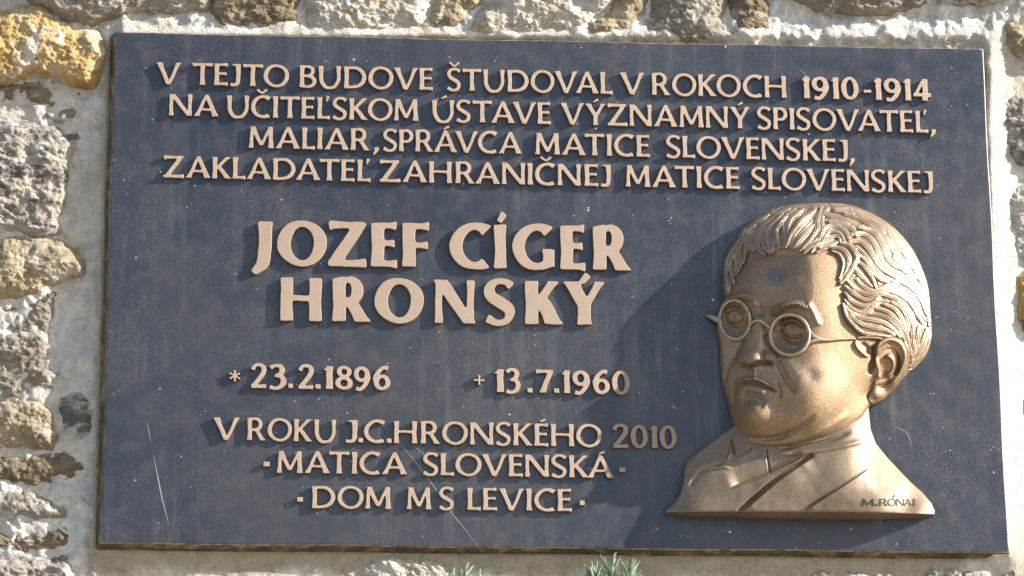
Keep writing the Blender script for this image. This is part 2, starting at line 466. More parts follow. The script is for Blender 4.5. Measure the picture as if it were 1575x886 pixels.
stones = [
 # kind, level, dome, outline
 ('ochre', -12, 12, [(-70, 25), (20, 18), (60, 8), (110, 42), (150, 54), (163, 70), (158, 100), (140, 132), (100, 122), (60, 112), (0, 124), (-70, 138)]),
 ('grey', -10, 10, [(30, -70), (120, -80), (200, -80), (290, -70), (322, -30), (318, 14), (290, 20), (250, 24), (215, 12), (170, 26), (130, 34), (80, 14), (40, -8)]),
 ('dark', -30, 5, [(-70, 146), (0, 128), (60, 118), (110, 128), (138, 140), (120, 158), (100, 172), (60, 174), (0, 170), (-70, 176)]),
 ('grey', -20, 5, [(70, 178), (92, 170), (112, 170), (108, 182), (90, 190), (80, 186)]),
 ('lichen', -20, 9, [(-70, 182), (0, 180), (60, 190), (92, 196), (118, 206), (112, 250), (100, 300), (95, 340), (98, 360), (50, 366), (0, 362), (-70, 362)]),
 ('tan', -16, 13, [(-70, 378), (0, 370), (60, 366), (95, 374), (120, 395), (130, 418), (100, 430), (60, 450), (0, 458), (-70, 452)]),
 ('grey', -28, 8, [(-70, 462), (0, 466), (40, 458), (86, 440), (88, 470), (80, 520), (78, 555), (103, 570), (93, 598), (60, 605), (30, 618), (-70, 616)]),
 ('tan', -20, 9, [(-70, 626), (0, 624), (40, 614), (80, 632), (86, 670), (80, 690), (40, 686), (0, 690), (-70, 690)]),
 ('dark', -26, 9, [(-70, 706), (0, 702), (50, 698), (95, 690), (128, 698), (130, 722), (112, 742), (60, 750), (0, 742), (-70, 744)]),
 ('lichen', -24, 9, [(92, 612), (118, 600), (142, 612), (146, 645), (136, 676), (108, 682), (92, 660)]),
 ('grey', -24, 9, [(-70, 756), (0, 752), (60, 762), (98, 776), (100, 800), (60, 806), (0, 802), (-70, 812)]),
 ('dark', -22, 9, [(-70, 822), (0, 812), (60, 816), (104, 812), (102, 840), (60, 850), (0, 846), (-70, 852)]),
 ('lichen', -16, 10, [(-70, 862), (0, 858), (60, 860), (104, 858), (112, 900), (104, 960), (-70, 960)]),
 ('dark', -14, 10, [(330, -70), (448, -70), (456, -20), (462, 20), (452, 42), (400, 46), (345, 44), (326, 26), (326, -20)]),
 ('cream', -14, 10, [(462, -70), (540, -60), (640, -70), (662, -20), (655, 22), (640, 44), (600, 50), (520, 50), (472, 44), (470, 0)]),
 ('tan', -18, 8, [(676, -70), (790, -70), (752, -10), (720, 30), (694, 50), (655, 52), (664, 20), (672, -20)]),
 ('cream', -14, 10, [(800, -70), (900, -74), (952, -70), (946, -10), (915, 22), (893, 44), (830, 50), (760, 52), (712, 48), (740, 20), (770, -20)]),
 ('tan', -16, 9, [(964, -70), (1004, -66), (998, -10), (986, 30), (976, 54), (930, 56), (898, 54), (908, 36), (940, 14)]),
 ('grey', -16, 9, [(1014, -70), (1060, -76), (1114, -70), (1118, 0), (1112, 40), (1094, 58), (1040, 60), (988, 58), (1000, 20), (1010, -20)]),
 ('dark', -18, 9, [(1126, -70), (1184, -64), (1180, 0), (1190, 40), (1192, 62), (1150, 64), (1112, 60), (1122, 30)]),
 ('grey', -10, 8, [(1204, -70), (1300, -80), (1420, -70), (1425, -10), (1404, 10), (1340, 18), (1290, 16), (1230, 0), (1200, -14)]),
 ('lichen', -12, 10, [(1440, -70), (1540, -80), (1660, -70), (1665, -22), (1590, -8), (1500, 2), (1440, -6)]),
 ('tan', -24, 12, [(1548, 34), (1600, 26), (1660, 36), (1664, 80), (1600, 92), (1556, 80)]),
 ('lichen', -26, 10, [(1540, 150), (1580, 142), (1660, 150), (1664, 250), (1600, 262), (1548, 240), (1536, 190)]),
 ('cream', -28, 10, [(1552, 290), (1600, 280), (1664, 290), (1664, 400), (1600, 410), (1560, 396), (1548, 340)]),
 ('ochre', -28, 14, [(1560, 420), (1600, 414), (1664, 420), (1664, 520), (1620, 528), (1572, 510), (1556, 460)]),
 ('cream', -32, 10, [(1572, 560), (1620, 548), (1680, 560), (1680, 690), (1620, 700), (1576, 680), (1566, 610)]),
 ('grey', -34, 10, [(1576, 720), (1620, 712), (1680, 720), (1680, 850), (1600, 856), (1572, 830)]),
 ('cream', -22, 12, [(545, 868), (570, 857), (620, 854), (660, 858), (690, 868), (700, 900), (690, 950), (600, 960), (530, 950), (526, 890)]),
 ('lichen', -24, 10, [(1240, 872), (1300, 866), (1380, 870), (1450, 864), (1500, 870), (1520, 900), (1500, 960), (1300, 960), (1236, 940)]),
 ('cream', -26, 12, [(1545, 872), (1600, 868), (1700, 872), (1700, 970), (1560, 970), (1530, 920)]),
 ('tan', -24, 12, [(730, 900), (800, 893), (880, 896), (950, 900), (960, 950), (900, 975), (760, 970), (715, 950)]),
 ('grey', -24, 12, [(985, 898), (1060, 888), (1150, 884), (1215, 890), (1222, 950), (1100, 975), (985, 960)]),
 ('tan', -24, 12, [(140, 900), (240, 893), (360, 898), (480, 896), (508, 950), (400, 975), (200, 970), (130, 950)]),
]
def rand_stones():
    out = []
    kinds = ['tan', 'grey', 'lichen', 'cream', 'dark', 'ochre']
    def row(x0, x1, y0, y1):
        x = x0
        while x < x1:
            wd = random.uniform(90, 190); cx = x + wd/2; cy = (y0+y1)/2; n = 10; pl = []
            for i in range(n):
                a = -2*math.pi*i/n
                r = (abs(math.cos(a))**3.5 + abs(math.sin(a))**3.5)**(-1/3.5)
                pl.append((cx + (wd/2-7)*r*math.cos(a)*random.uniform(.9, 1.0), cy + ((y1-y0)/2-6)*r*math.sin(a)*random.uniform(.88, 1.0)))
            out.append((random.choice(kinds), -20, 10, pl)); x += wd
    row(-255, 1750, -235, -160); row(-255, 1750, -158, -84)
    row(-255, 1750, 985, 1050); row(-255, 1750, 1052, 1120)
    y = -70
    while y < 960:
        hh = random.uniform(70, 110)
        row(-255, -170, y, y+hh); row(1690, 1740, y, y+hh); y += hh
    return out
def build_stone(kind, lvl, dome, pl, seed, step):
    p = crom(pl, 5, True)
    xs = p[:, 0]; ys = p[:, 1]
    p = p + np.stack([fbm(xs, ys, 14, seed, 3), fbm(xs, ys, 14, seed+50, 3)], 1)*4.0
    gx = np.arange(p[:, 0].min()-3*step-8, p[:, 0].max()+3*step+8, step); gy = np.arange(p[:, 1].min()-3*step-8, p[:, 1].max()+3*step+8, step)
    X, Y = np.meshgrid(gx, gy)
    s = sdf_poly(X, Y, p, 1)
    d = np.clip(-s, 0, None)
    cx, cy = p.mean(0)
    s = s - 7.0; d = np.clip(-s, 0, None)
    H = lvl + dome*(1-np.exp(-d/16)) - 21*np.exp(-d/10) + fbm(X, Y, 46, seed+3, 5, .58)*11 + fbm(X, Y*1.8, 13, seed+5, 5, .68)*6.5
    H += (vnoise(X/40+seed, Y/26+seed*.7, seed+8) > .55)*fbm(X, Y, 30, seed+9, 2)*3
    pd = plate_sdf(X, Y)
    H = np.where(pd < 30, np.minimum(H, -8 + pd*.3), H)
    return field_part(X, Y, H, s, WR, 'stone', MS[kind], -60.0, wall)
for i, (kd, lv, dm, pl) in enumerate(stones):
    build_stone(kd, lv, dm, pl, 100+i*13, 2.2)
for i, (kd, lv, dm, pl) in enumerate(rand_stones()):
    build_stone(kd, lv, dm, pl, 900+i*7, 6.0)

# ------------------------------------------------------------------ the plaque
plaque = bpy.data.objects.new('memorial_plaque', None); COL.objects.link(plaque)
plaque.location = (0, 0, ZC)
plaque['label'] = 'dark bronze memorial plaque with raised inscription and relief portrait, fixed to the stone wall'
plaque['category'] = 'plaque'
PR = (0, 0, ZC)
# plate: front sheet, rounded arris, drafted sides
w2, h2 = .45, .542173759/2
def ring(l, r, b, t, z, n=80):
    pts = []
    for (xa, ya, xb, yb) in ((-w2-l, -h2-b, w2+r, -h2-b), (w2+r, -h2-b, w2+r, h2+t), (w2+r, h2+t, -w2-l, h2+t), (-w2-l, h2+t, -w2-l, -h2-b)):
        for i in range(n):
            q = i/n
            x = xa+(xb-xa)*q; y = ya+(yb-ya)*q
            pts.append((x + .0004*math.sin(y*37+x*11), y + .0004*math.sin(x*29+1.3), z))
    return pts
u = PX
rings = [ring(-2.2*u, -2.2*u, -2.2*u, -2.2*u, 0), ring(-.9*u, -.9*u, -.9*u, -.9*u, -.35*u), ring(-.1*u, 0, -.1*u, .4*u, -1.4*u),
         ring(.8*u, .3*u, .5*u, 1.6*u, -3.5*u), ring(8*u, 2*u, 6*u, 3*u, BACK*u), ring(8*u, 2*u, 6*u, 3*u, -40*u)]
nr = len(rings[0]); V = np.array(sum(rings, []))
fl = []
front = np.arange(nr)[None, :]
bev = []; edge = []
for k_ in range(len(rings)-1):
    i = np.arange(nr); j = (i+1) % nr
    f = np.stack([k_*nr+i, (k_+1)*nr+i, (k_+1)*nr+j, k_*nr+j], 1)
    (bev if k_ < 3 else edge).append(f)
me = make_mesh('plate', W(V, PR), [(front, False, 0), (bev[0], True, 0), (np.concatenate(bev[1:]), True, 2), (np.concatenate(edge), True, 1)], [M_PLATE, M_EDGE, M_ARRIS])
link('plate', me, plaque)

# ------------------------------------------------------------------ lettering: hand-drawn flared capitals
def stem(x0, y0, x1, y1, w0, wm=None, w1=None, n=14):
    wm = w0 if wm is None else wm; w1 = w0 if w1 is None else w1
    t = np.linspace(0, 1, n)
    w = wm + (w0-wm)*np.clip(1-t/.38, 0, 1)**2 + (w1-wm)*np.clip(1-(1-t)/.38, 0, 1)**2
    x = x0+(x1-x0)*t; y = y0+(y1-y0)*t
    return np.concatenate([np.stack([x-w/2, y], 1), np.stack([x+w/2, y], 1)[::-1]])
def bar(x0, y0, x1, y1, w0, wm=None, w1=None, n=12):
    wm = w0 if wm is None else wm; w1 = w0 if w1 is None else w1
    t = np.linspace(0, 1, n)
    w = wm + (w0-wm)*np.clip(1-t/.45, 0, 1)**2 + (w1-wm)*np.clip(1-(1-t)/.45, 0, 1)**2
    x = x0+(x1-x0)*t; y = y0+(y1-y0)*t
    return np.concatenate([np.stack([x, y-w/2], 1), np.stack([x, y+w/2], 1)[::-1]])
def path(pts, ws, n=8):
    p = crom(np.array([(a, b, c) for (a, b), c in zip(pts, ws)]), n)
    d = np.gradient(p[:, :2], axis=0); d /= np.hypot(*d.T)[:, None]+1e-9
    nrm = np.stack([-d[:, 1], d[:, 0]], 1)
    return np.concatenate([p[:, :2]+nrm*p[:, 2:]/2, (p[:, :2]-nrm*p[:, 2:]/2)[::-1]])
def arc(cx, cy, rx, ry, a0, a1, s, t, fl0=1, fl1=1, n=30):
    a = np.radians(np.linspace(a0, a1, n))
    wd = t + (s-t)*np.abs(np.cos(a))**1.3
    e = np.linspace(0, 1, n)
    wd = wd*(1+(fl0-1)*np.clip(1-e/.2, 0, 1)**2)*(1+(fl1-1)*np.clip(1-(1-e)/.2, 0, 1)**2)
    x = cx+rx*np.cos(a); y = cy+ry*np.sin(a)
    nx = np.cos(a)*ry; ny = np.sin(a)*rx; l = np.hypot(nx, ny); nx /= l; ny /= l
    return np.concatenate([np.stack([x+nx*wd/2, y+ny*wd/2], 1), np.stack([x-nx*wd/2, y-ny*wd/2], 1)[::-1]])
def ell(cx, cy, rx, ry, n=48):
    a = np.linspace(0, 2*math.pi, n, endpoint=False)
    return np.stack([cx+rx*np.cos(a), cy+ry*np.sin(a)], 1)

def glyph(ch, s, t, f):
    """returns list of (sign, polygon), width. s stem, t thin, f flare"""
    F = s*f; T = t*f
    g = []
    add = lambda p: g.append((1, p)); sub = lambda p: g.append((0, p))
    base = {'Á': 'A', 'Í': 'I', 'Ý': 'Y', 'Ú': 'U', 'É': 'E', 'Č': 'C', 'Š': 'S', 'Ľ': 'L'}.get(ch, ch)
    big = s > .22
    if base == 'V':
        w = 1.04; add(stem(F*.55, 1, .5*w, -.01, F*1.2, s*1.05, s*.9)); add(stem(w-T*.6, 1, .5*w+.01, -.01, T*1.35, t*1.05, t*.9))
    elif base == 'A':
        w = 1.06; add(stem(w-F*.6, 0, .5*w-.01, 1.01, F*1.25, s*1.05, s*.8)); add(stem(T*.65, 0, .5*w, 1.01, T*1.4, t*1.1, t*.9)); add(bar(.24*w, .32, .76*w, .32, t*.8))
    elif base == 'T':
        w = .84; add(stem(w/2, 0, w/2, .95, F*1.15, s, s)); add(bar(0, .93, w, .93, t*1.35, t*.9, t*1.35)); add(stem(.03, .84, .02, 1, .05, .06, .07)); add(stem(w-.03, .84, w-.02, 1, .05, .06, .07))
    elif base == 'E':
        w = .60; add(stem(F*.5, 0, F*.5, 1, F, s, F)); add(bar(F*.4, .935, w-.03, .935, t*.9, t*.85, t*1.45)); add(bar(F*.4, .53, w-.07, .53, t*.8, t*.8, t*1.3)); add(bar(F*.4, .065, w, .065, t*.9, t*.9, t*1.5))
    elif base == 'F':
        w = .60; add(stem(F*.5, 0, F*.5, 1, F, s, F)); add(bar(F*.4, .935, w, .935, t*.9, t*.85, t*1.5)); add(bar(F*.4, .50, w-.02, .50, t*.8, t*.8, t*1.35))
    elif base == 'J':
        if big:
            w = .42; add(path([(w-s*.5, 1), (w-s*.5, .7), (w-s*.52, .35), (w-s*.65, .05), (.04, -.19)], [F, s*.95, s*.95, s*.9, t*.9])); 
        else:
            w = .44; add(path([(w-s*.5, 1), (w-s*.5, .6), (w-s*.52, .22), (w-s*.95, .06), (.02, .05)], [F, s, s, s*.8, t*1.2]))
            add(bar(w-s*1.9, .95, w-s*.4, .95, t*.6))
    elif base in ('O', '0'):
        w = 1.08 if base == 'O' else .70
        if big: w = 1.02
        add(ell(w/2, .5, w/2, .53)); sub(ell(w/2+.005, .5, w/2-s*.98, .53-t*.95))
    elif base == 'C':
        w = .90; add(arc(w*.60, .5, w*.60-s*.5, .53-t*.5, 52, 305, s, t, 1.5, 1.3))
    elif base == 'G':
        w = .95; add(arc(w*.58, .5, w*.58-s*.5, .53-t*.5, 50, 318, s, t, 1.4, 1.0)); add(stem(w-s*.5, .05, w-s*.5, .46, s, s*.9, F))
    elif base == 'B':
        w = .72; add(stem(F*.5, 0, F*.5, 1, F, s, F))
        add(arc(.36, .745, .22, .21, -92, 92, s*.85, t)); add(arc(.38, .28, .27, .235, -92, 92, s*.95, t))
        for yy, xe in ((.955, .38), (.53, .42), (.045, .42)): add(bar(F*.4, yy, xe, yy, t*.85))
    elif base == 'D':
        w = .96; add(stem(F*.5, 0, F*.5, 1, F, s, F)); add(arc(.42, .5, w-.42-s*.5, .5-t*.45, -92, 92, s*1.02, t))
        for yy in (.5+.5-t*.45, t*.45): add(bar(F*.4, yy, .44, yy, t*.95))
    elif base == 'P':
        w = .66; add(stem(F*.5, 0, F*.5, 1, F, s, F)); add(arc(.34, .71, w-.34-s*.5, .25, -92, 92, s*.95, t))
        for yy in (.955, .46): add(bar(F*.4, yy, .36, yy, t*.85))
    elif base == 'R':
        w = .84 if not big else .86
        add(stem(F*.5, 0, F*.5, 1, F, s, F)); add(arc(.36, .72, .30-s*.35, .245, -92, 92, s*.95, t))
        for yy in (.955, .475): add(bar(F*.4, yy, .38, yy, t*.85))
        add(stem(w-F*.55, 0, .38, .50, F*1.25, s*1.1, s*1.0))
    elif base == 'S':
        w = .64; q = t*.5
        add(path([(w*.92, .86), (w*.72, .965), (w*.36, .965), (w*.14, .80), (w*.22, .62), (w*.55, .48), (w*.84, .32), (w*.76, .09), (w*.42, .02), (w*.04, .12)],
                 [t*1.3, t*.95, t*.95, s*.85, s*.95, s*1.0, s*.9, t*1.05, t*.95, t*1.35]))
    elif base == 'U':
        w = .96; add(path([(F*.5, 1), (F*.5, .7), (F*.5+.01, .36), (w*.30, .06), (w*.5, -.005), (w*.72, .05), (w-T*.6, .34), (w-T*.55, .7), (w-T*.5, 1)],
                         [F, s, s, s*.9, t*1.0, t*1.0, t*1.15, t*1.15, T*1.3]))
    elif base == 'I':
        w = F*1.1; add(stem(w/2, 0, w/2, 1, F*1.1, s, F*1.1))
    elif base == 'L':
        w = .58; add(stem(F*.55, 0, F*.55, 1, F, s, F*1.1)); add(bar(F*.4, .065, w, .075, t*.9, t*.9, t*1.7))
    elif base == 'H':
        w = .98; add(stem(F*.5, 0, F*.5, 1, F, s, F)); add(stem(w-F*.5, 0, w-F*.5, 1, F, s, F)); add(bar(.1, .52, w-.1, .52, t*.85))
    elif base == 'N':
        w = 1.0; add(stem(T*.6, 0, T*.6, 1, T*1.3, t*1.1, T*1.1)); add(stem(w-T*.6, 0, w-T*.6, 1, T*1.0, t*1.1, T*1.3)); add(stem(T*.75, 1, w-T*.7, 0, s*1.3, s*1.22, s*1.15))
    elif base == 'M':
        w = 1.10; add(stem(T*.65, 0, .16, 1, T*1.35, t*1.05, t*1.2)); add(stem(w-F*.6, 0, w-.17, 1, F*1.2, s, s)); add(stem(.17, 1, w*.5, .12, s*1.2, s*1.0, s*.8)); add(stem(w-.17, 1, w*.5, .12, t*1.3, t, t*.8))
    elif base == 'K':
        w = .84; add(stem(F*.5, 0, F*.5, 1, F, s, F)); add(stem(w-F*.55-.02, 1, s*1.0, .46, T*1.5, t*1.35, t*1.2)); add(stem(w-F*.6, 0, s*1.3, .58, F*1.4, s*1.25, s*1.1))
    elif base == 'Y':
        w = .92; add(stem(w/2, 0, w/2, .52, F*1.1, s, s)); add(stem(F*.6, 1, w/2, .42, F*1.3, s*1.1, s)); add(stem(w-T*.6, 1, w/2+.02, .42, T*1.4, t*1.1, t))
    elif base == 'Z':
        w = .90; add(bar(.04, .93, w-.06, .94, t*1.4, t, t*.9)); add(bar(0, .065, w-.02, .065, t, t, t*1.4)); add(stem(.13, .03, w-.16, .97, s*1.15, s*1.15, s*1.15))
        add(stem(.06, .80, .04, 1, .05, .07, .08))
    elif base == '1':
        w = .34; add(stem(w-F*.5, 0, w-F*.5, 1, F*1.05, s, s)); add(stem(.04, .80, w-s*.5, .99, .12, .12, .14))
    elif base == '2':
        w = .62; add(path([(.05, .78), (.14, .95), (.32, 1.0), (.50, .90), (.51, .68), (.36, .42), (.07, .08)], [t*1.3, t, t, s*.9, s*1.0, s*.9, s*.8])); add(bar(.0, .065, w, .065, t*.9, t, t*1.3))
    elif base == '3':
        w = .62; add(path([(.05, .88), (.22, .985), (.42, .95), (.48, .77), (.38, .60), (.2, .545)], [t*1.3, t, t*1.1, s, s*.8, t*.9])); add(path([(.2, .55), (.42, .52), (.53, .32), (.46, .10), (.25, .0), (.03, .06)], [t*.9, s*.8, s, s*.9, t, t*1.3]))
    elif base == '4':
        w = .72; add(stem(w-.24, 0, w-.22, 1, F, s, s)); add(bar(.02, .27, w, .27, t, t, t*1.3)); add(stem(.08, .25, w-.26, .97, .16, .15, .15))
    elif base == '6':
        w = .66; add(ell(.33, .33, .33, .345)); sub(ell(.335, .33, .33-s*.95, .345-t)); add(path([(.56, .93), (.38, .97), (.19, .80), (.085, .55), (.085, .34)], [t*1.3, t*1.05, s*.85, s*.95, s*.9]))
    elif base == '7':
        w = .66; add(bar(.0, .93, w-.02, .93, t*1.4, t*.95, t)); add(stem(w*.36, 0, w-.10, .95, F*1.1, s*.95, s*.9))
    elif base == '8':
        w = .68; add(ell(.34, .27, .335, .295)); add(ell(.34, .76, .285, .265)); sub(ell(.34, .27, .335-s*.92, .295-t*.95)); sub(ell(.34, .76, .285-s*.85, .265-t*.9))
    elif base == '9':
        w = .66; add(ell(.33, .67, .33, .345)); sub(ell(.325, .67, .33-s*.95, .345-t)); add(path([(.10, .06), (.28, .02), (.47, .20), (.575, .45), (.575, .66)], [t*1.3, t*1.05, s*.85, s*.95, s*.9]))
    elif base == '-': 
        w = .34; add(bar(0, .38, w, .38, t*1.2, t, t*1.2))
    elif base == '.':
        w = .22; add(stem(w/2, 0, w/2, .21, .21, .20, .20))
    elif base == '·':
        w = .24; add(stem(w/2, .28, w/2, .50, .22, .20, .21))
    elif base == ',':
        w = .26; add(path([(.16, .17), (.17, .04), (.03, -.20)], [.22, .19, .05]))
    elif base == '*':
        w = .44
        for a in range(0, 180, 60):
            r = math.radians(a+90); dx, dy = .22*math.cos(r), .25*math.sin(r)
            add(path([(.22-dx, .5-dy), (.22, .5), (.22+dx, .5+dy)], [.12, .05, .12]))
    elif base == '+':
        w = .42; add(stem(.21, .28, .21, .72, .13, .07, .13)); add(bar(0, .5, .42, .5, .13, .07, .13))
    if ch in 'ÁÍÝÚÉ':
        cx = {'Á': w/2+.02, 'Í': w/2+.02, 'Ý': w/2, 'Ú': w/2+.02, 'É': w*.55}[ch]
        y0 = 1.06 if not big else 1.06
        if big and ch == 'Ý': y0 = .96; cx = w*.5
        if big: add(path([(cx-.06, y0), (cx+.09, y0+.20)], [.13, .18]))
        else: add(path([(cx-.10, y0+.0), (cx+.14, y0+.13)], [.07, .13]))
    if ch in 'ČŠ':
        cx = w*.52
        add(path([(cx-.22, 1.30), (cx, 1.10)], [.12, .08])); add(path([(cx+.22, 1.30), (cx, 1.10)], [.12, .08]))
    if ch == 'Ľ':
        add(path([(.50, 1.06), (.40, .80)], [.15, .05])); 
    return g, w

def contours(g, w, res=56, seed=0):
    st = 1.0/res; pad = .12
    xs = np.arange(-pad-.1, w+pad+.12, st); ys = np.arange(-.36, 1.52, st)
    X, Y = np.meshgrid(xs, ys)
    cov = np.zeros(X.shape)
    for ox, oy in ((-.25, -.25), (.25, -.25), (-.25, .25), (.25, .25)):
        m = np.zeros(X.shape, bool)
        xo = X+ox*st + .006*np.sin(Y*9+seed); yo = Y+oy*st + .006*np.sin(X*8+seed*2)
        for sgn, p in g:
            ins = inside(xo, yo, p)
            m = (m | ins) if sgn else (m & ~ins)
        cov += m*.25
    kern = np.array([.06, .24, .4, .24, .06])
    for _ in range(1):
        cov = sum(kk*np.roll(cov, i-2, 0) for i, kk in enumerate(kern)); cov = sum(kk*np.roll(cov, i-2, 1) for i, kk in enumerate(kern))
    v = cov - .5
    v[v == 0] = 1e-6
    segs = {}
    ny, nx = v.shape
    b = v > 0
    code = b[:-1, :-1]*1 + b[:-1, 1:]*2 + b[1:, 1:]*4 + b[1:, :-1]*8
    def pt(e):
        (i, j), (k2, l) = e
        a = v[i, j]; c = v[k2, l]; q = a/(a-c)
        return (xs[j]+(xs[l]-xs[j])*q, ys[i]+(ys[k2]-ys[i])*q)
    tab = {1: [(3, 0)], 2: [(0, 1)], 3: [(3, 1)], 4: [(1, 2)], 5: [(3, 0), (1, 2)], 6: [(0, 2)], 7: [(3, 2)], 8: [(2, 3)], 9: [(2, 0)], 10: [(0, 1), (2, 3)], 11: [(2, 1)], 12: [(1, 3)], 13: [(1, 0)], 14: [(0, 3)]}
    for i, j in zip(*np.nonzero((code > 0) & (code < 15))):
        E = [((i, j), (i, j+1)), ((i, j+1), (i+1, j+1)), ((i+1, j), (i+1, j+1)), ((i, j), (i+1, j))]
        for a, c in tab[int(code[i, j])]:
            segs[E[a]] = E[c]
    out = []
    while segs:
        s0 = next(iter(segs)); e = s0; loop = []
        while e in segs:
            loop.append(pt(e)); e = segs.pop(e)
        if len(loop) > 8:
            lp = np.array(loop)
            for _ in range(2): lp = lp*.5 + (np.roll(lp, 1, 0)+np.roll(lp, -1, 0))*.25
            L = lp
            if len(L) > 60: L = L[::2]
            out.append(L)
    return out

GM = {}
def want(ch, style):
    if (ch, style) in GM: return
    s, t, f = {'small': (.185, .140, 1.27), 'large': (.285, .160, 1.10), 'num': (.215, .155, 1.14), 'sig': (.17, .12, 1.3)}[style]
    g, w = glyph(ch, s, t, f)
    cu = bpy.data.curves.new('letter_outline', 'CURVE'); cu.dimensions = '2D'; cu.fill_mode = 'BOTH'
    hgt = {'small': 5.6/36, 'large': 6.2/68, 'num': 5.6/36, 'sig': .10}[style]
    bv = {'small': .022, 'large': .014, 'num': .022, 'sig': .0}[style]
    cu.extrude = hgt - bv; cu.bevel_depth = bv; cu.bevel_resolution = 1; cu.offset = -bv
    for lp in contours(g, w, seed=ord(ch) % 17):
        sp = cu.splines.new('POLY'); sp.points.add(len(lp)-1)
        co = np.zeros((len(lp), 4), np.float32); co[:, :2] = lp; co[:, 3] = 1
        sp.points.foreach_set('co', co.ravel()); sp.use_cyclic_u = True
    o = bpy.data.objects.new('letter_outline', cu); COL.objects.link(o)
    GM[(ch, style)] = [o, w]

A_, B_, C_ = (lambda X: 230+X/3.841), (lambda X: 630+X/3.841), (lambda X: 1030+X/3.75)
D_, E_, F_ = (lambda X: 370+X/2.582), (lambda X: 320+X/3.408), (lambda X: 680+X/3.408)
L1 = lambda x: 129.8 + (x-275)*.0222
L2 = lambda x: 177.6 + (x-262)*.0227
L3 = lambda x: 227.3 + (x-385)*.0228
L4 = lambda x: 272.8 + (x-255)*.0202
N1 = lambda x: 409 + (x-520)*.0152
N2 = lambda x: 493.2 + (x-430)*.0138
DT = lambda x: 596.3 + (x-386)*.0175
T1 = lambda x: 676.6 + (x-347)*.0190
T2 = lambda x: 727.2 + (x-428)*.0156
T3 = lambda x: 781.4 + (x-483)*.0125
words = []   # text, x0, x1, baseline, cap, style
for t_, a, b in (('V', A_(38), A_(182)), ('TEJTO', A_(250), A_(822)), ('BUDOVE', A_(883), B_(137)), ('ŠTUDOVAL', B_(220), B_(1200)), ('V', B_(1243), B_(1387)), ('ROKOCH', B_(1430), C_(675)),
                ('1910', C_(763), C_(1092)), ('-', C_(1120), C_(1165)), ('1914', C_(1178), C_(1510))): words.append((t_, a, b, L1, 33.8, 'num' if t_[0] == '1' else 'small'))
for t_, a, b in (('NA', A_(112), A_(405)), ('UČITEĽSKOM', A_(455), B_(52)), ('ÚSTAVE', B_(132), B_(835)), ('VÝZNAMNÝ', B_(893), C_(465)), ('SPISOVATEĽ,', C_(505), C_(1537))): words.append((t_, a, b, L2, 33.5, 'small'))
for t_, a, b in (('MALIAR', A_(583), A_(1300)), (',', A_(1320), A_(1355)), ('SPRÁVCA', A_(1378), B_(662)), ('MATICE', B_(740), B_(1420)), ('SLOVENSKEJ', B_(1515), C_(1030)), (',', C_(1035), C_(1068))): words.append((t_, a, b, L3, 33.5, 'small'))
for t_, a, b in (('ZAKLADATEĽ', A_(80), A_(1305)), ('ZAHRANIČNEJ', A_(1358), B_(1190)), ('MATICE', B_(1275), C_(403)), ('SLOVENSKEJ', C_(472), C_(1522))): words.append((t_, a, b, L4, 33.5, 'small'))
for t_, a, b in (('J', 42, 125), ('O', 143, 343), ('Z', 345, 500), ('E', 515, 622), ('F', 640, 750), ('C', 827, 993), ('Í', 1005, 1058), ('G', 1078, 1248), ('E', 1268, 1370), ('R', 1398, 1550)): words.append((t_, D_(a), D_(b), N1, 67.5, 'large'))
for t_, a, b in (('H', 155, 323), ('R', 362, 515), ('O', 530, 728), ('N', 765, 932), ('S', 965, 1090), ('K', 1128, 1280), ('Ý', 1283, 1447)): words.append((t_, D_(a), D_(b), N2, 67.0, 'large'))
for t_, a, b in (('*', 108, 168), ('2', 222, 305), ('3', 318, 410), ('.', 418, 445), ('2', 470, 553), ('.', 560, 590), ('1', 603, 655), ('8', 665, 758), ('9', 762, 850), ('6', 862, 955)): words.append((t_, E_(a), E_(b), DT, 35.5, 'num'))
for t_, a, b in (('+', 165, 222), ('1', 273, 325), ('3', 333, 412), ('.', 445, 475), ('7', 490, 582), ('.', 585, 614), ('1', 628, 671), ('9', 682, 776), ('6', 788, 880), ('0', 890, 987)): words.append((t_, F_(a), F_(b), DT, 35.5, 'num'))
for t_, a, b in (('V', E_(25), E_(163)), ('ROKU', E_(203), E_(670)), ('J', E_(720), E_(783)), ('.', E_(785), E_(812)), ('C', E_(815), E_(928)), ('.', E_(935), E_(962)), ('HRONSKÉHO', E_(972), F_(838)), ('2010', F_(893), F_(1232))): words.append((t_, a, b, T1, 34.6, 'num' if t_[0] == '2' else 'small'))
for t_, a, b in (('·', E_(287), E_(322)), ('MATICA', E_(358), E_(1042)), ('SLOVENSK', E_(1125), F_(770)), ('Á', F_(762), F_(900)), ('·', F_(928), F_(962))): words.append((t_, a, b, T2, 34.2, 'small'))
for t_, a, b in (('·', E_(465), E_(497)), ('DOM', E_(543), E_(960)), ('M', E_(1040), E_(1170)), ('S', E_(1210), F_(62)), ('LEVICE', F_(130), F_(680)), ('·', F_(720), F_(748))): words.append((t_, a, b, T3, 34.2, 'small'))
KERN = {'TA': -.12, 'AT': -.12, 'AV': -.16, 'VA': -.16, 'VE': -.02, 'OV': -.06, 'VO': -.06, 'LA': -.03, 'LO': -.03, 'EĽ': .02, 'TE': -.02, 'TO': -.06, 'OM': -.02, 'KO': -.08, 'CA': -.02, 'KE': -.03,
        'UD': .04, 'DO': 0, 'DA': -.06, 'AL': 0, 'VC': -.08, 'Á': 0, 'ÁV': -.16, 'RA': -.05, 'RÁ': -.05, 'VÝ': -.02, 'Ľ,': .0, 'EJ': .02, 'KL': -.03, 'NE': .06, 'IN': .06, 'AN': .0, 'AH': .0, 'HR': .06, 'SK': .02, 'KÉ': -.02, 'ÉH': .02, 'ĽS': .02}
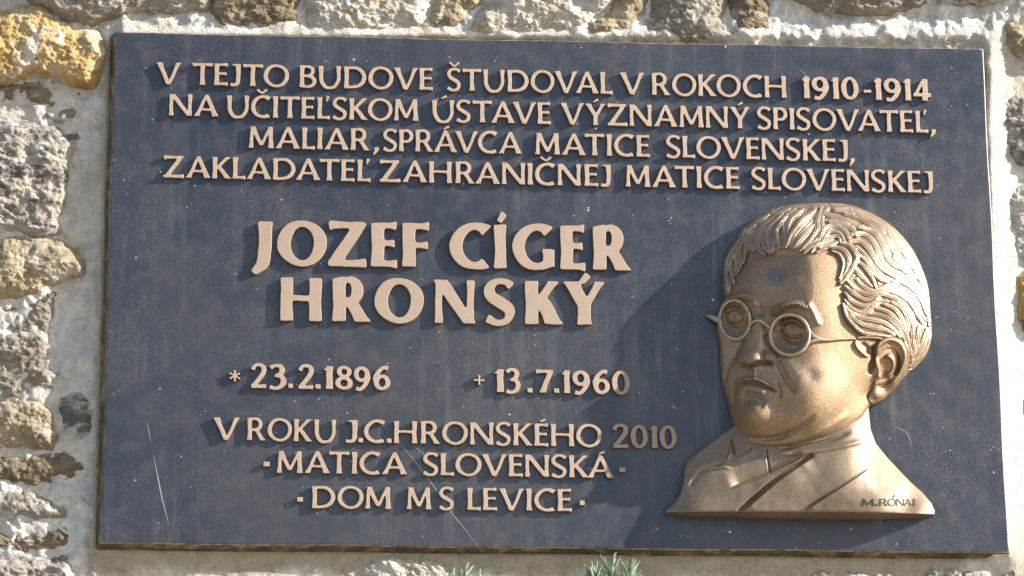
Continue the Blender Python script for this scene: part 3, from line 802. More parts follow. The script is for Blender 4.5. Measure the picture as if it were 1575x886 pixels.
for t_, *_r in words:
    for ch in t_: want(ch, _r[-1])
for ch in 'M.RÓNAI'.replace('Ó', 'O'): want(ch, 'sig')
bpy.context.view_layer.update()
dg = bpy.context.evaluated_depsgraph_get()
for kk, rec in GM.items():
    o, w_ = rec
    me = bpy.data.meshes.new_from_object(o.evaluated_get(dg)); me.name = 'letter'
    n = len(me.vertices); co = np.zeros(n*3, np.float32); me.vertices.foreach_get('co', co); co = co.reshape(-1, 3)
    x0, x1 = co[:, 0].min(), co[:, 0].max()
    me.materials.clear(); me.materials.append(M_INC if kk[1] == 'sig' else M_LETTER)
    me.polygons.foreach_set('use_smooth', np.zeros(len(me.polygons), bool))
    rec.extend([me, x0, x1])
for rec in GM.values():
    cu = rec[0].data; bpy.data.objects.remove(rec[0]); bpy.data.curves.remove(cu)
ROTX = math.radians(90)
nlet = 0
for text, x0, x1, bl, cap, style in words:
    recs = [GM[(ch, style)] for ch in text]
    gap = .075
    ext = []; cur = 0.0
    for i, r in enumerate(recs):
        if i: cur += gap + KERN.get(text[i-1:i+1], 0)
        wd = r[4]-r[3]
        if text[i] == 'Ľ': wd = min(wd, .62)
        ext.append((cur, wd)); cur += wd
    tot = cur
    hz = 5.6 if style != 'large' else 6.2
    for (a, wd), r, ch in zip(ext, recs, text):
        xa = x0 + (x1-x0)*a/tot; xb = x0 + (x1-x0)*(a+wd)/tot
        xm = (xa+xb)/2
        pa = P(np.array([xa, xb]), np.array([bl(xa), bl(xb)]), hz)
        top = P(np.array([xm]), np.array([bl(xm)-cap]), hz)[0]
        mid = (pa[0]+pa[1])/2
        sxx = (pa[1][0]-pa[0][0])/wd
        syy = top[1]-mid[1]
        if ch in '.·*+-' and len(text) == 1:
            syy = min(syy, sxx*1.12) if ch in '·' else syy
        o = bpy.data.objects.new('letter', r[2]); COL.objects.link(o); o.parent = plaque
        o.location = (pa[0][0]-r[3]*sxx, 0, mid[1] + random.uniform(-1, 1)*.0001)
        o.rotation_euler = (ROTX, random.uniform(-.006, .006), 0)
        o.scale = (sxx, syy, 1.0*PX*36 if style != 'large' else PX*68)
        nlet += 1
print('letters', nlet)

# scratches on the plate: thin bright scores
def score(pts, wd, nm='scratch'):
    p = crom(pts, 4) if len(pts) > 2 else np.array(pts, float)
    d = np.gradient(p, axis=0); d /= np.hypot(*d.T)[:, None]
    n_ = np.stack([-d[:, 1], d[:, 0]], 1)
    tw = np.sin(np.linspace(.15, math.pi-.15, len(p)))[:, None]*wd/2
    q = np.concatenate([p+n_*tw, p-n_*tw]); m = len(p)
    V = P(q[:, 0], q[:, 1], 0.35)
    f = np.array([(i, i+1, m+i+1, m+i) for i in range(m-1)])
    V2 = V.copy(); V2[:, 2] = -.0003
    me = make_mesh(nm, W(np.concatenate([V, V2]), PR), [(f[:, ::-1], False, 0)], M_SCR)
    link(nm, me, plaque)
score([(226, 648), (229, 664), (232, 681)], 1.0)
score([(236, 700), (243, 735), (250, 770), (260, 808)], 1.9)
score([(600, 668), (628, 697), (660, 738), (694, 788), (716, 815), (742, 850)], 1.1)
score([(628, 680), (655, 702), (686, 745)], .8)
score([(1229, 104), (1240, 116), (1251, 129)], .8)
score([(1222, 100), (1232, 110)], .7)
score([(1375, 655), (1396, 668), (1402, 690)], 1.1)
score([(1383, 215), (1384, 238)], .8)

# ------------------------------------------------------------------ the relief portrait
st = 0.62
gx = np.arange(1014, 1450, st); gy = np.arange(300, 806, st)
X, Y = np.meshgrid(gx, gy)
def tps(ctrl):
    c = np.array(ctrl, float); n = len(c)
    def U(r2): return np.where(r2 > 0, r2*np.log(np.maximum(r2, 1e-9)), 0)*.5
    x, y, h = (c[:, 0]-1230)/100, (c[:, 1]-550)/100, c[:, 2]
    K = U((x[:, None]-x)**2+(y[:, None]-y)**2) + np.eye(n)*.004
    Pm = np.stack([np.ones(n), x, y], 1)
    M = np.block([[K, Pm], [Pm.T, np.zeros((3, 3))]])
    s = np.linalg.solve(M, np.concatenate([h, np.zeros(3)]))
    f = 4
    nx = (X.shape[1]-1)//f+2; ny = (X.shape[0]-1)//f+2
    xx, yy = np.meshgrid((gx[0]+np.arange(nx)*f*st-1230)/100, (gy[0]+np.arange(ny)*f*st-550)/100)
    o = s[n]+s[n+1]*xx+s[n+2]*yy
    for i in range(n): o = o + s[i]*U((xx-x[i])**2+(yy-y[i])**2)
    # cubic-ish smoothing of the bilinear upsampling
    u_ = upsample(o, f, X.shape)
    for ax in (0, 1):
        u_ = (np.roll(u_, 2, ax)+np.roll(u_, -2, ax)+2*np.roll(u_, 1, ax)+2*np.roll(u_, -1, ax)+2*u_)/8
    return u_
head_ctrl = [
 (1143, 350, 14), (1190, 321, 14), (1240, 312, 14), (1300, 313, 10), (1350, 332, 7), (1395, 371, 5), (1422, 420, 4), (1432, 480, 4), (1434, 525, 5), (1412, 562, 8), (1385, 592, 12), (1345, 622, 18),
 (1115, 400, 14), (1113, 440, 18), (1121, 382, 14),
 (1170, 350, 34), (1205, 335, 38), (1240, 335, 44), (1300, 340, 40), (1350, 362, 34), (1390, 410, 26), (1408, 470, 23), (1412, 525, 20),
 (1145, 385, 32), (1130, 415, 30), (1200, 365, 56), (1250, 365, 64), (1300, 380, 62), (1340, 400, 54), (1365, 440, 46), (1385, 490, 40), (1395, 540, 28),
 (1245, 395, 76), (1240, 440, 82), (1245, 475, 84), (1205, 395, 68), (1200, 430, 72), (1165, 400, 54), (1160, 435, 58), (1135, 440, 42),
 (1280, 420, 74), (1285, 460, 76), (1320, 460, 62), (1300, 500, 70), (1270, 520, 78), (1340, 520, 56), (1370, 540, 42),
 (1165, 470, 64), (1135, 468, 46), (1112, 475, 28), (1103, 495, 22), (1108, 540, 22), (1112, 580, 22), (1122, 625, 22), (1131, 658, 22),
 (1200, 470, 76), (1168, 490, 66), (1215, 508, 68), (1130, 490, 40), (1242, 525, 80), (1215, 545, 74), (1128, 525, 38), (1120, 560, 34),
 (1245, 565, 82), (1225, 590, 82), (1290, 560, 70), (1300, 600, 58), (1330, 570, 50), (1328, 608, 36), (1250, 622, 77), (1205, 620, 71), (1160, 600, 68), (1135, 600, 46), (1200, 585, 75),
 (1160, 575, 66), (1155, 635, 70), (1132, 635, 36), (1190, 645, 66), (1225, 648, 67), (1170, 665, 54), (1150, 676, 36), (1200, 684, 40), (1250, 678, 40), (1290, 664, 38), (1260, 655, 58), (1300, 640, 46), (1325, 640, 30),
]
head_ctrl = [(x_, y_, h_ if x_ >= 1236 or h_ <= 20 else max(13, h_-(1236-x_)*.11)) for x_, y_, h_ in head_ctrl]
BH = tps(head_ctrl)
coat_ctrl = [
 (1023, 787, 13), (1040, 772, 15), (1052, 735, 15), (1056, 711, 14), (1090, 684, 15), (1128, 656, 16), (1100, 710, 24), (1075, 745, 24), (1060, 786, 26), (1110, 786, 32), (1120, 740, 31), (1150, 700, 30), (1180, 760, 38),
 (1180, 787, 37), (1250, 788, 39), (1310, 788, 39), (1370, 789, 36), (1415, 789, 26), (1438, 790, 8), (1432, 771, 7), (1400, 741, 8), (1365, 704, 10), (1345, 680, 12), (1337, 640, 14),
 (1215, 720, 42), (1260, 740, 45), (1260, 700, 44), (1300, 760, 46), (1300, 700, 44), (1325, 680, 32), (1340, 725, 34), (1370, 760, 33), (1320, 650, 30), (1400, 778, 22), (1200, 650, 30), (1270, 660, 36),
]
BC = tps(coat_ctrl)

def brush(H, pts, wd, amp, kind='bump', n=6, taper=True, R=14):
    p = crom(pts, n) if len(pts) > 2 else np.array(pts, float)
    ext = (wd*3 if kind == 'bump' else R*4) + 2
    x0, y0 = p.min(0)-ext; x1, y1 = p.max(0)+ext
    i0, i1 = np.searchsorted(gy, [y0, y1]); j0, j1 = np.searchsorted(gx, [x0, x1])
    if i1-i0 < 2 or j1-j0 < 2: return
    xs, ys = X[i0:i1, j0:j1], Y[i0:i1, j0:j1]
    d, s, t = seg_dist(xs, ys, p)
    tp = sm(0, .15, t)*sm(1, .85, t) if taper else 1.0
    if kind == 'bump': H[i0:i1, j0:j1] += amp*np.exp(-(d/wd)**2)*(tp if taper else 1)
    elif kind == 'fold':            # raised on the left hand side of the path
        v = d*s
        H[i0:i1, j0:j1] += amp*tp*np.where(v > 0, np.exp(-v/R)*sm(0, wd, v), 0) - amp*.25*tp*np.exp(-((v+wd*.5)/wd)**2)
def blob(H, cx, cy, rx, ry, amp, rot=0, pw=1):
    c_, s_ = math.cos(rot), math.sin(rot)
    dx, dy = X-cx, Y-cy
    u_ = (dx*c_+dy*s_)/rx; v_ = (-dx*s_+dy*c_)/ry
    H += amp*np.exp(-(u_*u_+v_*v_)**pw)

HF = BH.copy()
# brow shelf and eye sockets
blob(HF, 1130, 493, 20, 25, -6.5, .1, 3); blob(HF, 1215, 514, 27, 28, -7.5, .1, 3)
# nose
def nose(H):
    p = np.array([(1166, 492), (1164, 510), (1159, 530), (1154, 547)], float); p = crom(p, 8)
    d, s, t = seg_dist(X, Y, p)
    hgt = 4 + 11*t; wd = 7 + 12*t
    lef = np.where(s*1 > 0, 1.0, 1.0)
    H += hgt*np.exp(-(d/(wd*1.05))**3.2)
nose(HF)
blob(HF, 1149, 549, 14, 9, 2.8, 0, 1.8); blob(HF, 1186, 549, 10, 8, 6, .3, 1.6); blob(HF, 1136, 549, 5, 7, 3)
brush(HF, [(1136, 558), (1145, 562), (1154, 564), (1165, 559), (1180, 558), (1192, 561)], 3.2, -9)
brush(HF, [(1134, 556), (1144, 559), (1153, 560)], 2, 2.5)
brush(HF, [(1177, 538), (1173, 546), (1175, 555)], 2.5, -3.5)
brush(HF, [(1177, 512), (1183, 525), (1193, 538), (1200, 552)], 4.5, -6)
brush(HF, [(1145, 520), (1138, 533), (1132, 544), (1129, 556)], 4, -6)
# eyes
for (cx, cy, rx, ry) in ((1130, 485, 12.5, 8.5), (1219, 506, 15, 10)):
    blob(HF, cx, cy, rx, ry, 7.5, .12, 1.6)
brush(HF, [(1115, 485), (1119, 478), (1128, 474), (1138, 476), (1146, 485)], 2.0, 5.8)
brush(HF, [(1117, 486), (1123, 480), (1131, 478), (1138, 481), (1143, 487)], 1.2, -3)
brush(HF, [(1114, 480), (1121, 471), (1131, 468), (1142, 473)], 1.6, -2.2)
brush(HF, [(1118, 489), (1124, 494), (1131, 495.5), (1138, 494), (1145, 488)], 1.8, 5.2)
brush(HF, [(1118, 497), (1128, 502), (1140, 501)], 1.8, -1.8)
brush(HF, [(1200, 503), (1206, 496), (1215, 492.5), (1226, 494), (1235, 502), (1238, 508)], 2.1, 6.4)
brush(HF, [(1203, 504), (1209, 498.5), (1217, 496), (1226, 498), (1233, 506)], 1.3, -3.4)
brush(HF, [(1198, 498), (1206, 489), (1218, 486), (1231, 490), (1239, 500)], 1.7, -2.4)
brush(HF, [(1201, 505), (1207, 512), (1215, 517), (1225, 518.5), (1235, 514)], 2.0, 6.2)
brush(HF, [(1203, 516), (1211, 523), (1222, 526), (1233, 523)], 1.6, -2.0)
brush(HF, [(1208, 528), (1218, 532), (1230, 531)], 2.2, 1.8)
for (cx, cy, r) in ((1130, 486.5, 5.2), (1220, 504.5, 6.4)):
    an = np.linspace(0, 2*math.pi, 17)
    brush(HF, [(cx+r*math.cos(a), cy+r*.95*math.sin(a)) for a in an], 1.0, -1.3, taper=False, n=2)
    blob(HF, cx, cy, 2.0, 2.0, -2.8)
    blob(HF, cx-1.6, cy-1.6, 1.0, 1.0, 2.0)
# brows with hair strokes
brush(HF, [(1118, 462), (1131, 456), (1143, 453), (1154, 456), (1161, 466), (1163, 476)], 4.6, 6.5)
brush(HF, [(1184, 489), (1190, 481), (1200, 474), (1212, 469.5), (1224, 468), (1236, 472), (1242, 480)], 4.6, 7.5)
brush(HF, [(1240, 462), (1246, 472), (1252, 483), (1256, 492), (1261, 503)], 4.4, 4.2)
for i in range(9):
    q = i/8; x_ = 1128+q*30; y_ = 461-6*math.sin(q*2.2)+q*6
    brush(HF, [(x_-5, y_-3), (x_, y_), (x_+4, y_+6)], .9, 2.0)
    brush(HF, [(x_-3.4, y_-3), (x_+1.6, y_), (x_+5.6, y_+6)], .8, -1.6)
for i in range(12):
    q = i/11; x_ = 1190+q*50; y_ = 481-14*math.sin(q*2.5)
    brush(HF, [(x_-3, y_+5), (x_+1, y_), (x_+7, y_-3+q*5)], .9, 2.0)
    brush(HF, [(x_-1.5, y_+5.5), (x_+2.6, y_+.8), (x_+8, y_-2+q*5)], .8, -1.6)
# furrow between the brows, bridge dip
brush(HF, [(1172, 470), (1171, 480), (1170, 489)], 5, -3)
# cheek folds, mouth
brush(HF, [(1194, 548), (1200, 563), (1207, 578), (1217, 593), (1226, 606)], 5, -6)
brush(HF, [(1205, 548), (1215, 562), (1226, 580)], 10, 2)
brush(HF, [(1129, 556), (1121, 565), (1117, 577), (1115, 590)], 2.6, -4)
brush(HF, [(1133, 580), (1131, 595), (1129, 610), (1130, 624)], 2.4, -5)
blob(HF, 1249, 577, 12, 11, -3.2, .4)
brush(HF, [(1151, 565), (1150.5, 573), (1150, 581)], 1.8, 2.6, taper=False); brush(HF, [(1160, 564), (1160.5, 573), (1161, 581)], 1.8, 2.6, taper=False)
brush(HF, [(1155.5, 565), (1155.5, 573), (1155.5, 580)], 2.6, -2.4, taper=False)
brush(HF, [(1134, 584.5), (1144, 584), (1155, 583), (1166, 584), (1178, 590), (1190, 596), (1198, 600)], 2.6, 4.2)
brush(HF, [(1132, 590), (1142, 589), (1155, 588.5), (1167, 590), (1179, 595), (1190, 600), (1198, 603)], 2.2, -5.5)
brush(HF, [(1136, 597), (1150, 596), (1163, 598), (1172, 602), (1179, 605)], 4.4, 3.8)
brush(HF, [(1142, 606), (1150, 605), (1160, 606), (1170, 611), (1178, 616)], 2.8, -2.8)
brush(HF, [(1138, 616), (1155, 615), (1170, 620), (1178, 624)], 9, -4.0)
brush(HF, [(1195, 585), (1199, 594), (1201, 603), (1200, 614)], 2.6, -3)
brush(HF, [(1206, 588), (1211, 603), (1209, 618), (1200, 632)], 11, 1.5)
blob(HF, 1158, 642, 27, 20, 4.5, 0, 1.2)
brush(HF, [(1134, 664), (1150, 672), (1172, 675), (1195, 673), (1220, 664), (1240, 651), (1256, 636)], 4.2, -5)
brush(HF, [(1160, 681), (1200, 682), (1245, 672), (1280, 655), (1310, 632)], 6, 3.5)
# temple arm of the spectacles drawn on, sideburn ribbon
brush(HF, [(1314, 521), (1328, 519), (1345, 519.5), (1362, 522)], 2.8, 5)
brush(HF, [(1315, 522), (1318, 533), (1326, 542), (1336, 550)], 2.6, 5)
brush(HF, [(1324, 527), (1333, 534), (1340, 545)], 3.0, -4)
brush(HF, [(1344, 530), (1344, 545), (1341, 560), (1337, 578)], 3.4, -7)
blob(HF, 1338, 600, 6, 14, -5, .5)
win = sm(380, 395, Y)*sm(500, 470, Y)
FX = 1246 + 5*np.sin((Y-395)/26) + fbm(X, Y, 14, 71, 2)*3
HF -= 6.0*win*(1-np.exp(-np.clip(FX-X, 0, 200)**1.5/90))*np.exp(-np.clip(FX-X, 0, 300)/90)
win2 = sm(560, 580, Y)*sm(640, 610, Y)
FX = 1234 - 5*np.sin((Y-560)/30) + fbm(X, Y, 14, 72, 2)*3
HF -= 4.0*win2*(1-np.exp(-np.clip(FX-X, 0, 200)**1.5/80))*np.exp(-np.clip(FX-X, 0, 300)/45)
HF += fbm(X, Y, 30, 41, 2)*.6

# ear
HE = BH + 3
brush(HE, [(1350, 550), (1350, 534), (1358, 525), (1370, 521.5), (1384, 527), (1392, 541), (1392, 557), (1385, 574), (1374, 590), (1362, 602)], 5.0, 8)
brush(HE, [(1359, 560), (1357, 549), (1363, 541), (1373, 540), (1380, 550), (1380, 566), (1374, 580)], 3.2, -9)
brush(HE, [(1364, 553), (1366, 548), (1372, 552), (1375, 562), (1371, 573), (1362, 581)], 3.2, 6)
blob(HE, 1358, 566, 5, 11, -10)
brush(HE, [(1346, 548), (1349, 560), (1353, 572), (1350, 584)], 3.0, 5)
brush(HE, [(1350, 596), (1360, 592), (1371, 584)], 2.6, -4)
blob(HE, 1350, 607, 8, 8, 6, 0, 1.3)
brush(HE, [(1340, 598), (1348, 594), (1356, 594)], 2, -3)

# hair locks
LOCKS = [
 ([(1213, 320), (1190, 333), (1172, 348), (1163, 365), (1163, 382)], 5), ([(1160, 347), (1151, 356), (1153, 370), (1161, 384)], 4), ([(1146, 352), (1143, 362), (1148, 374), (1158, 386)], 4.5),
 ([(1182, 343), (1170, 356), (1166, 370), (1167, 385), (1177, 391)], 4), ([(1202, 330), (1187, 345), (1178, 358), (1180, 372), (1184, 384)], 4.5), ([(1209, 330), (1198, 345), (1193, 358), (1199, 379)], 4.5),
 ([(1222, 322), (1206, 335), (1205, 352), (1207, 374)], 4.5), ([(1234, 322), (1217, 334), (1211, 350), (1213, 366)], 4.5), ([(1252, 322), (1236, 335), (1223, 350), (1214, 364), (1208, 380)], 5),
 ([(1258, 338), (1246, 352), (1232, 366), (1220, 382)], 4.5), ([(1262, 320), (1257, 338), (1256, 355), (1245, 370), (1230, 386)], 4), ([(1272, 319), (1264, 335), (1264, 352), (1260, 368), (1247, 380), (1236, 389)], 4.5),
 ([(1195, 365), (1190, 376), (1188, 388)], 4), ([(1172, 372), (1176, 382), (1184, 390)], 3),
 ([(1138, 366), (1127, 383), (1118, 400), (1119, 418)], 3.4), ([(1141, 372), (1137, 384), (1138, 396)], 3), ([(1146, 376), (1146, 390), (1143, 405)], 3), ([(1133, 380), (1131, 400), (1135, 418)], 3.2), ([(1128, 392), (1123, 408), (1126, 425), (1129, 436)], 3.2),
 ([(1119, 412), (1117, 428), (1120, 447)], 3.2), ([(1142, 398), (1137, 412), (1131, 424)], 2.6), ([(1116, 432), (1118, 442), (1119, 452)], 2.6),
 ([(1261, 364), (1271, 351), (1285, 347), (1297, 352), (1304, 362), (1306, 373)], 5), ([(1264, 371), (1275, 357), (1287, 356), (1295, 363), (1299, 372)], 3.6), ([(1260, 380), (1272, 369), (1285, 363), (1292, 368)], 4),
 ([(1256, 388), (1273, 380), (1290, 371)], 4), ([(1248, 388), (1258, 376), (1268, 366)], 4),
 ([(1293, 373), (1306, 376), (1315, 386), (1318, 398), (1312, 413), (1302, 427), (1293, 436)], 4.6), ([(1276, 380), (1290, 381), (1301, 389), (1306, 401), (1302, 414), (1296, 426), (1291, 433)], 4), ([(1280, 386), (1291, 391), (1297, 403), (1295, 417), (1291, 428)], 3.4),
 ([(1307, 371), (1325, 372), (1338, 384), (1347, 398), (1357, 412), (1370, 422), (1382, 428)], 5), ([(1310, 360), (1330, 360), (1344, 372), (1352, 388), (1358, 402), (1369, 414), (1384, 420)], 5), ([(1322, 349), (1344, 357), (1357, 372), (1363, 390), (1372, 405), (1388, 413)], 5.5),
 ([(1318, 380), (1330, 390), (1340, 404), (1350, 417), (1362, 427), (1372, 431)], 4.2), ([(1322, 392), (1333, 402), (1343, 416), (1354, 429), (1366, 434)], 4), ([(1320, 402), (1331, 411), (1341, 426), (1347, 442)], 4), ([(1314, 412), (1323, 422), (1333, 433), (1342, 441)], 3.6),
 ([(1300, 328), (1325, 335), (1350, 351), (1370, 375), (1384, 396), (1398, 410)], 7), ([(1285, 322), (1312, 325), (1346, 341), (1375, 366), (1396, 393), (1411, 418)], 7), ([(1270, 330), (1290, 336), (1310, 344), (1330, 352)], 6), ([(1275, 340), (1292, 342), (1308, 350), (1318, 362)], 5),
 ([(1368, 355), (1390, 382), (1406, 405), (1417, 432)], 6), ([(1375, 395), (1385, 408), (1399, 420), (1414, 428)], 5),
 ([(1304, 432), (1316, 444), (1333, 452), (1350, 453), (1366, 446), (1380, 433), (1394, 427), (1407, 434), (1420, 452)], 5), ([(1318, 430), (1328, 440), (1342, 447), (1356, 444), (1368, 436)], 4),
 ([(1301, 440), (1315, 452), (1330, 460), (1345, 459), (1352, 462)], 4), ([(1299, 450), (1312, 463), (1328, 470), (1342, 466), (1352, 456)], 4), ([(1299, 460), (1308, 472), (1322, 480), (1336, 480), (1345, 470), (1352, 459)], 4.5),
 ([(1356, 452), (1374, 457), (1388, 467), (1397, 478), (1402, 492)], 4.5), ([(1366, 446), (1386, 452), (1402, 465), (1411, 480), (1419, 497)], 5), ([(1386, 432), (1404, 442), (1418, 460), (1426, 482)], 5.5), ([(1420, 440), (1427, 465), (1430, 500)], 5),
 ([(1297, 468), (1302, 485), (1313, 500), (1326, 511), (1346, 515), (1370, 518)], 4), ([(1301, 472), (1312, 487), (1326, 498), (1345, 504), (1362, 507), (1376, 515)], 4.4), ([(1306, 478), (1320, 487), (1340, 491), (1360, 496), (1374, 505), (1384, 518)], 4.4),
 ([(1336, 482), (1352, 484), (1368, 490), (1380, 502), (1388, 520)], 4), ([(1348, 474), (1364, 478), (1378, 490), (1387, 506), (1393, 527)], 4), ([(1360, 468), (1376, 475), (1387, 490), (1393, 508), (1398, 528), (1402, 546)], 4.2), ([(1372, 464), (1388, 473), (1396, 490), (1402, 512), (1408, 535)], 4),
 ([(1384, 465), (1396, 474), (1402, 490), (1406, 508)], 3.6), ([(1405, 498), (1404, 520), (1406, 540), (1402, 556)], 4), ([(1414, 500), (1412, 520), (1409, 540)], 4), ([(1426, 506), (1420, 528), (1409, 550), (1400, 564)], 5), ([(1392, 528), (1397, 545), (1394, 562), (1388, 578)], 4), ([(1431, 515), (1424, 538), (1410, 556)], 4),
 ([(1310, 322), (1340, 333), (1370, 354), (1392, 382)], 6), ([(1215, 318), (1240, 316), (1270, 316)], 5), ([(1180, 330), (1165, 340), (1152, 349)], 5),
]
lock_sdf = np.full(X.shape, 50.0); top_lvl = np.full(X.shape, -50.0); nd = np.full(X.shape, 1e9); nv = np.zeros(X.shape)
for li, (pts, wd) in enumerate(LOCKS):
    p = crom(pts, 6)
    ext = wd*3.2
    i0, i1 = np.searchsorted(gy, [p[:, 1].min()-ext, p[:, 1].max()+ext]); j0, j1 = np.searchsorted(gx, [p[:, 0].min()-ext, p[:, 0].max()+ext])
    xs, ys = X[i0:i1, j0:j1], Y[i0:i1, j0:j1]
    d, s, t = seg_dist(xs, ys, p)
    v = d*s + fbm(xs, ys, 16, 300+li, 2)*.7*(1-np.exp(-d))
    ww = wd*(.55+.45*np.sin(np.clip(t, 0, 1)*math.pi*.86+.3))*.98
    u_ = np.clip(v/ww, -1, 1)
    ins = d < ww
    nf = max(2, round(wd*2/2.6))
    fine = .5+.5*np.cos((u_+1)*math.pi*nf + math.pi)
    lv = (li*37 % 11)/11*1.3
    hh = -2.0 + lv*1.4 + 2.9*np.sqrt(np.clip(1-u_*u_, 0, 1)) + 3.0*fine*(1-.3*t)*(.9+.5*fbm(xs, ys, 22, 500+li, 2))
    cur = top_lvl[i0:i1, j0:j1]
    np.copyto(cur, np.where(ins, np.maximum(cur, hh), cur))
    ls_ = lock_sdf[i0:i1, j0:j1]; np.copyto(ls_, np.minimum(ls_, d-ww))
    dd = nd[i0:i1, j0:j1]; vv = nv[i0:i1, j0:j1]
    m = d < dd
    np.copyto(vv, np.where(m, v+li*1.3, vv)); np.copyto(dd, np.where(m, d, dd))
filler = -2.4 + 2.8*np.abs(np.cos(nv*math.pi/3.6))
hair_d = np.where(top_lvl > -40, np.maximum(top_lvl, filler-.8), filler)
crown = sm(0, 60, (X-1335)*.8 - (Y-400)*.25 + 0) * sm(500, 430, Y)      # the crown is worn smoother
hair_d = hair_d*(1-.35*crown)
for ax in (0, 1): hair_d = (np.roll(hair_d, 1, ax)+np.roll(hair_d, -1, ax)+5*hair_d)/7
HH = BH + 2.6 + hair_d + 2.0*sm(1285, 1310, X)*0

# coat
HCo = BC.copy()
def fold(pts, amp, R, wd=2.0): brush(HCo, pts, wd, amp, 'fold', R=R)
fold([(1240, 703), (1218, 713), (1184, 728), (1150, 741), (1122, 752)], -8, 20)
brush(HCo, [(1248, 701), (1220, 719), (1188, 742), (1162, 765), (1138, 786)], 3.0, -5.5, taper=False)
fold([(1140, 787), (1163, 767), (1190, 744), (1222, 720), (1250, 702)], 5.5, 18)
fold([(1234, 787), (1266, 766), (1300, 744), (1336, 720)], 6.5, 22)
brush(HCo, [(1179, 692), (1181, 708), (1184, 727)], 1.4, -3, taper=False)
brush(HCo, [(1124, 674), (1127, 686), (1129, 700)], 2.2, -4.5); brush(HCo, [(1125, 688), (1122, 699), (1116, 709)], 2.0, 3.5)
brush(HCo, [(1130, 702), (1144, 697), (1158, 689)], 1.8, -3); fold([(1128, 700), (1144, 694), (1160, 686)], 3, 10)
fold([(1126, 724), (1108, 721), (1092, 721), (1078, 726), (1066, 738), (1058, 752)], 2.6, 16, 4)
brush(HCo, [(1068, 729), (1080, 721), (1096, 716), (1112, 712)], 3, -2)
brush(HCo, [(1190, 700), (1225, 697), (1265, 692), (1305, 684), (1335, 676)], 4, 3.5)
brush(HCo, [(1195, 690), (1235, 687), (1275, 678), (1312, 662)], 3.5, -4)
blob(HCo, 1215, 745, 24, 12, 2, -.6)
HCo += fbm(X, Y, 26, 61, 2)*.8

coat_poly = [(1128, 656), (1110, 668), (1090, 684), (1070, 699), (1057, 710), (1053, 722), (1052, 740), (1047, 758), (1040, 771), (1031, 779), (1023, 786), (1024, 787.5), (1090, 787.2), (1160, 787), (1230, 787.2), (1300, 788), (1370, 789), (1415, 790.5), (1437, 791.5), (1438, 786), (1432, 773), (1418, 757), (1400, 741), (1365, 704), (1347, 682), (1339, 660), (1337, 640), (1335, 620), (1300, 600), (1200, 610), (1150, 640)]
face_poly = [(1120, 450), (1121, 420), (1129, 392), (1152, 368), (1200, 358), (1250, 354), (1305, 368), (1345, 430), (1366, 500), (1380, 530), (1382, 580), (1362, 603), (1343, 620), (1336, 626), (1325, 642), (1310, 654), (1290, 664), (1260, 675), (1230, 683), (1200, 687), (1175, 686), (1150, 680), (1136, 669), (1129, 656), (1124, 640), (1120, 620), (1114, 600), (1110, 575), (1108, 550), (1108, 525), (1104, 507), (1105, 482), (1112, 466)]
hair_poly = [(1120, 456), (1114, 441), (1113, 425), (1115, 400), (1121, 385), (1132, 371), (1137, 359), (1144, 350), (1160, 337), (1180, 326), (1190, 321), (1215, 315.5), (1240, 313), (1270, 312), (1300, 314), (1325, 321), (1350, 333), (1375, 350), (1395, 372), (1410, 395), (1421, 420), (1428, 445), (1431, 480), (1433, 510), (1431, 528), (1424, 547), (1411, 562), (1395, 575), (1382, 588), (1386, 570), (1390, 548), (1384, 534), (1372, 524), (1350, 520), (1330, 515), (1315, 507), (1303, 493), (1296, 473), (1296, 453), (1291, 437), (1295, 420), (1295, 405), (1287, 392), (1270, 386), (1245, 389), (1228, 388), (1207, 384), (1188, 391), (1178, 393), (1165, 388), (1153, 389), (1147, 396), (1140, 407), (1133, 422), (1128, 440)]
ear_poly = [(1347, 535), (1350, 526), (1358, 520), (1370, 517.5), (1385, 522), (1395, 537), (1397, 556), (1391, 576), (1377, 596), (1361, 612), (1349, 620), (1339, 621), (1335, 613), (1341, 600), (1345, 585), (1344, 570), (1346, 550)]
s_face = sdf_poly(X, Y, crom(face_poly, 5, True)); s_hair = sdf_poly(X, Y, crom(hair_poly, 4, True) )
s_ear = sdf_poly(X, Y, crom(ear_poly, 5, True)); s_coat = sdf_poly(X, Y, np.array(coat_poly, float))
# small raggedness of the hair line
inner = s_face < -3.5
s_hair = np.where(inner, np.minimum(s_hair + 3.0, np.maximum(lock_sdf, s_hair-5.0)), s_hair)
s_hair = s_hair + np.where(inner, fbm(X, Y, 6, 88, 2)*.8, 0)
# the forms roll over at their edges
def roll(s, r, amt): return -amt*np.exp(np.minimum(s, 0)/r)
chin = sm(560, 640, Y)
HF = HF + roll(s_face, 2.0, 5)*sm(400, 440, Y)
HE = HE + roll(s_ear, 1.8, 4)
out_edge = s_face > -3
HH = HH + np.where(out_edge, roll(s_hair, 2.5, 4), roll(s_hair, 1.5, 2.6))
HH = np.maximum(HH, 1.5)
HCo = np.maximum(HCo + roll(s_coat, 1.2, 1.6), 1.5); HF = np.maximum(HF, 1.5)

bust = field_part(X, Y, HF, s_face, PR, 'portrait_relief', M_RELIEF, -1.0, plaque, label='high relief head of a man in round spectacles')
field_part(X, Y, HH, s_hair, PR, 'hair', M_HAIR, lambda x, y, h: np.maximum(h-9, -1.0) if False else np.where(np.interp(x, [0, 1], [0, 0]) + (h < 26), -1.0, h-10), bust)
field_part(X, Y, HE, s_ear, PR, 'ear', M_RELIEF, lambda x, y, h: h-22, bust)
field_part(X, Y, HCo, s_coat, PR, 'coat', M_COAT, -1.0, bust)

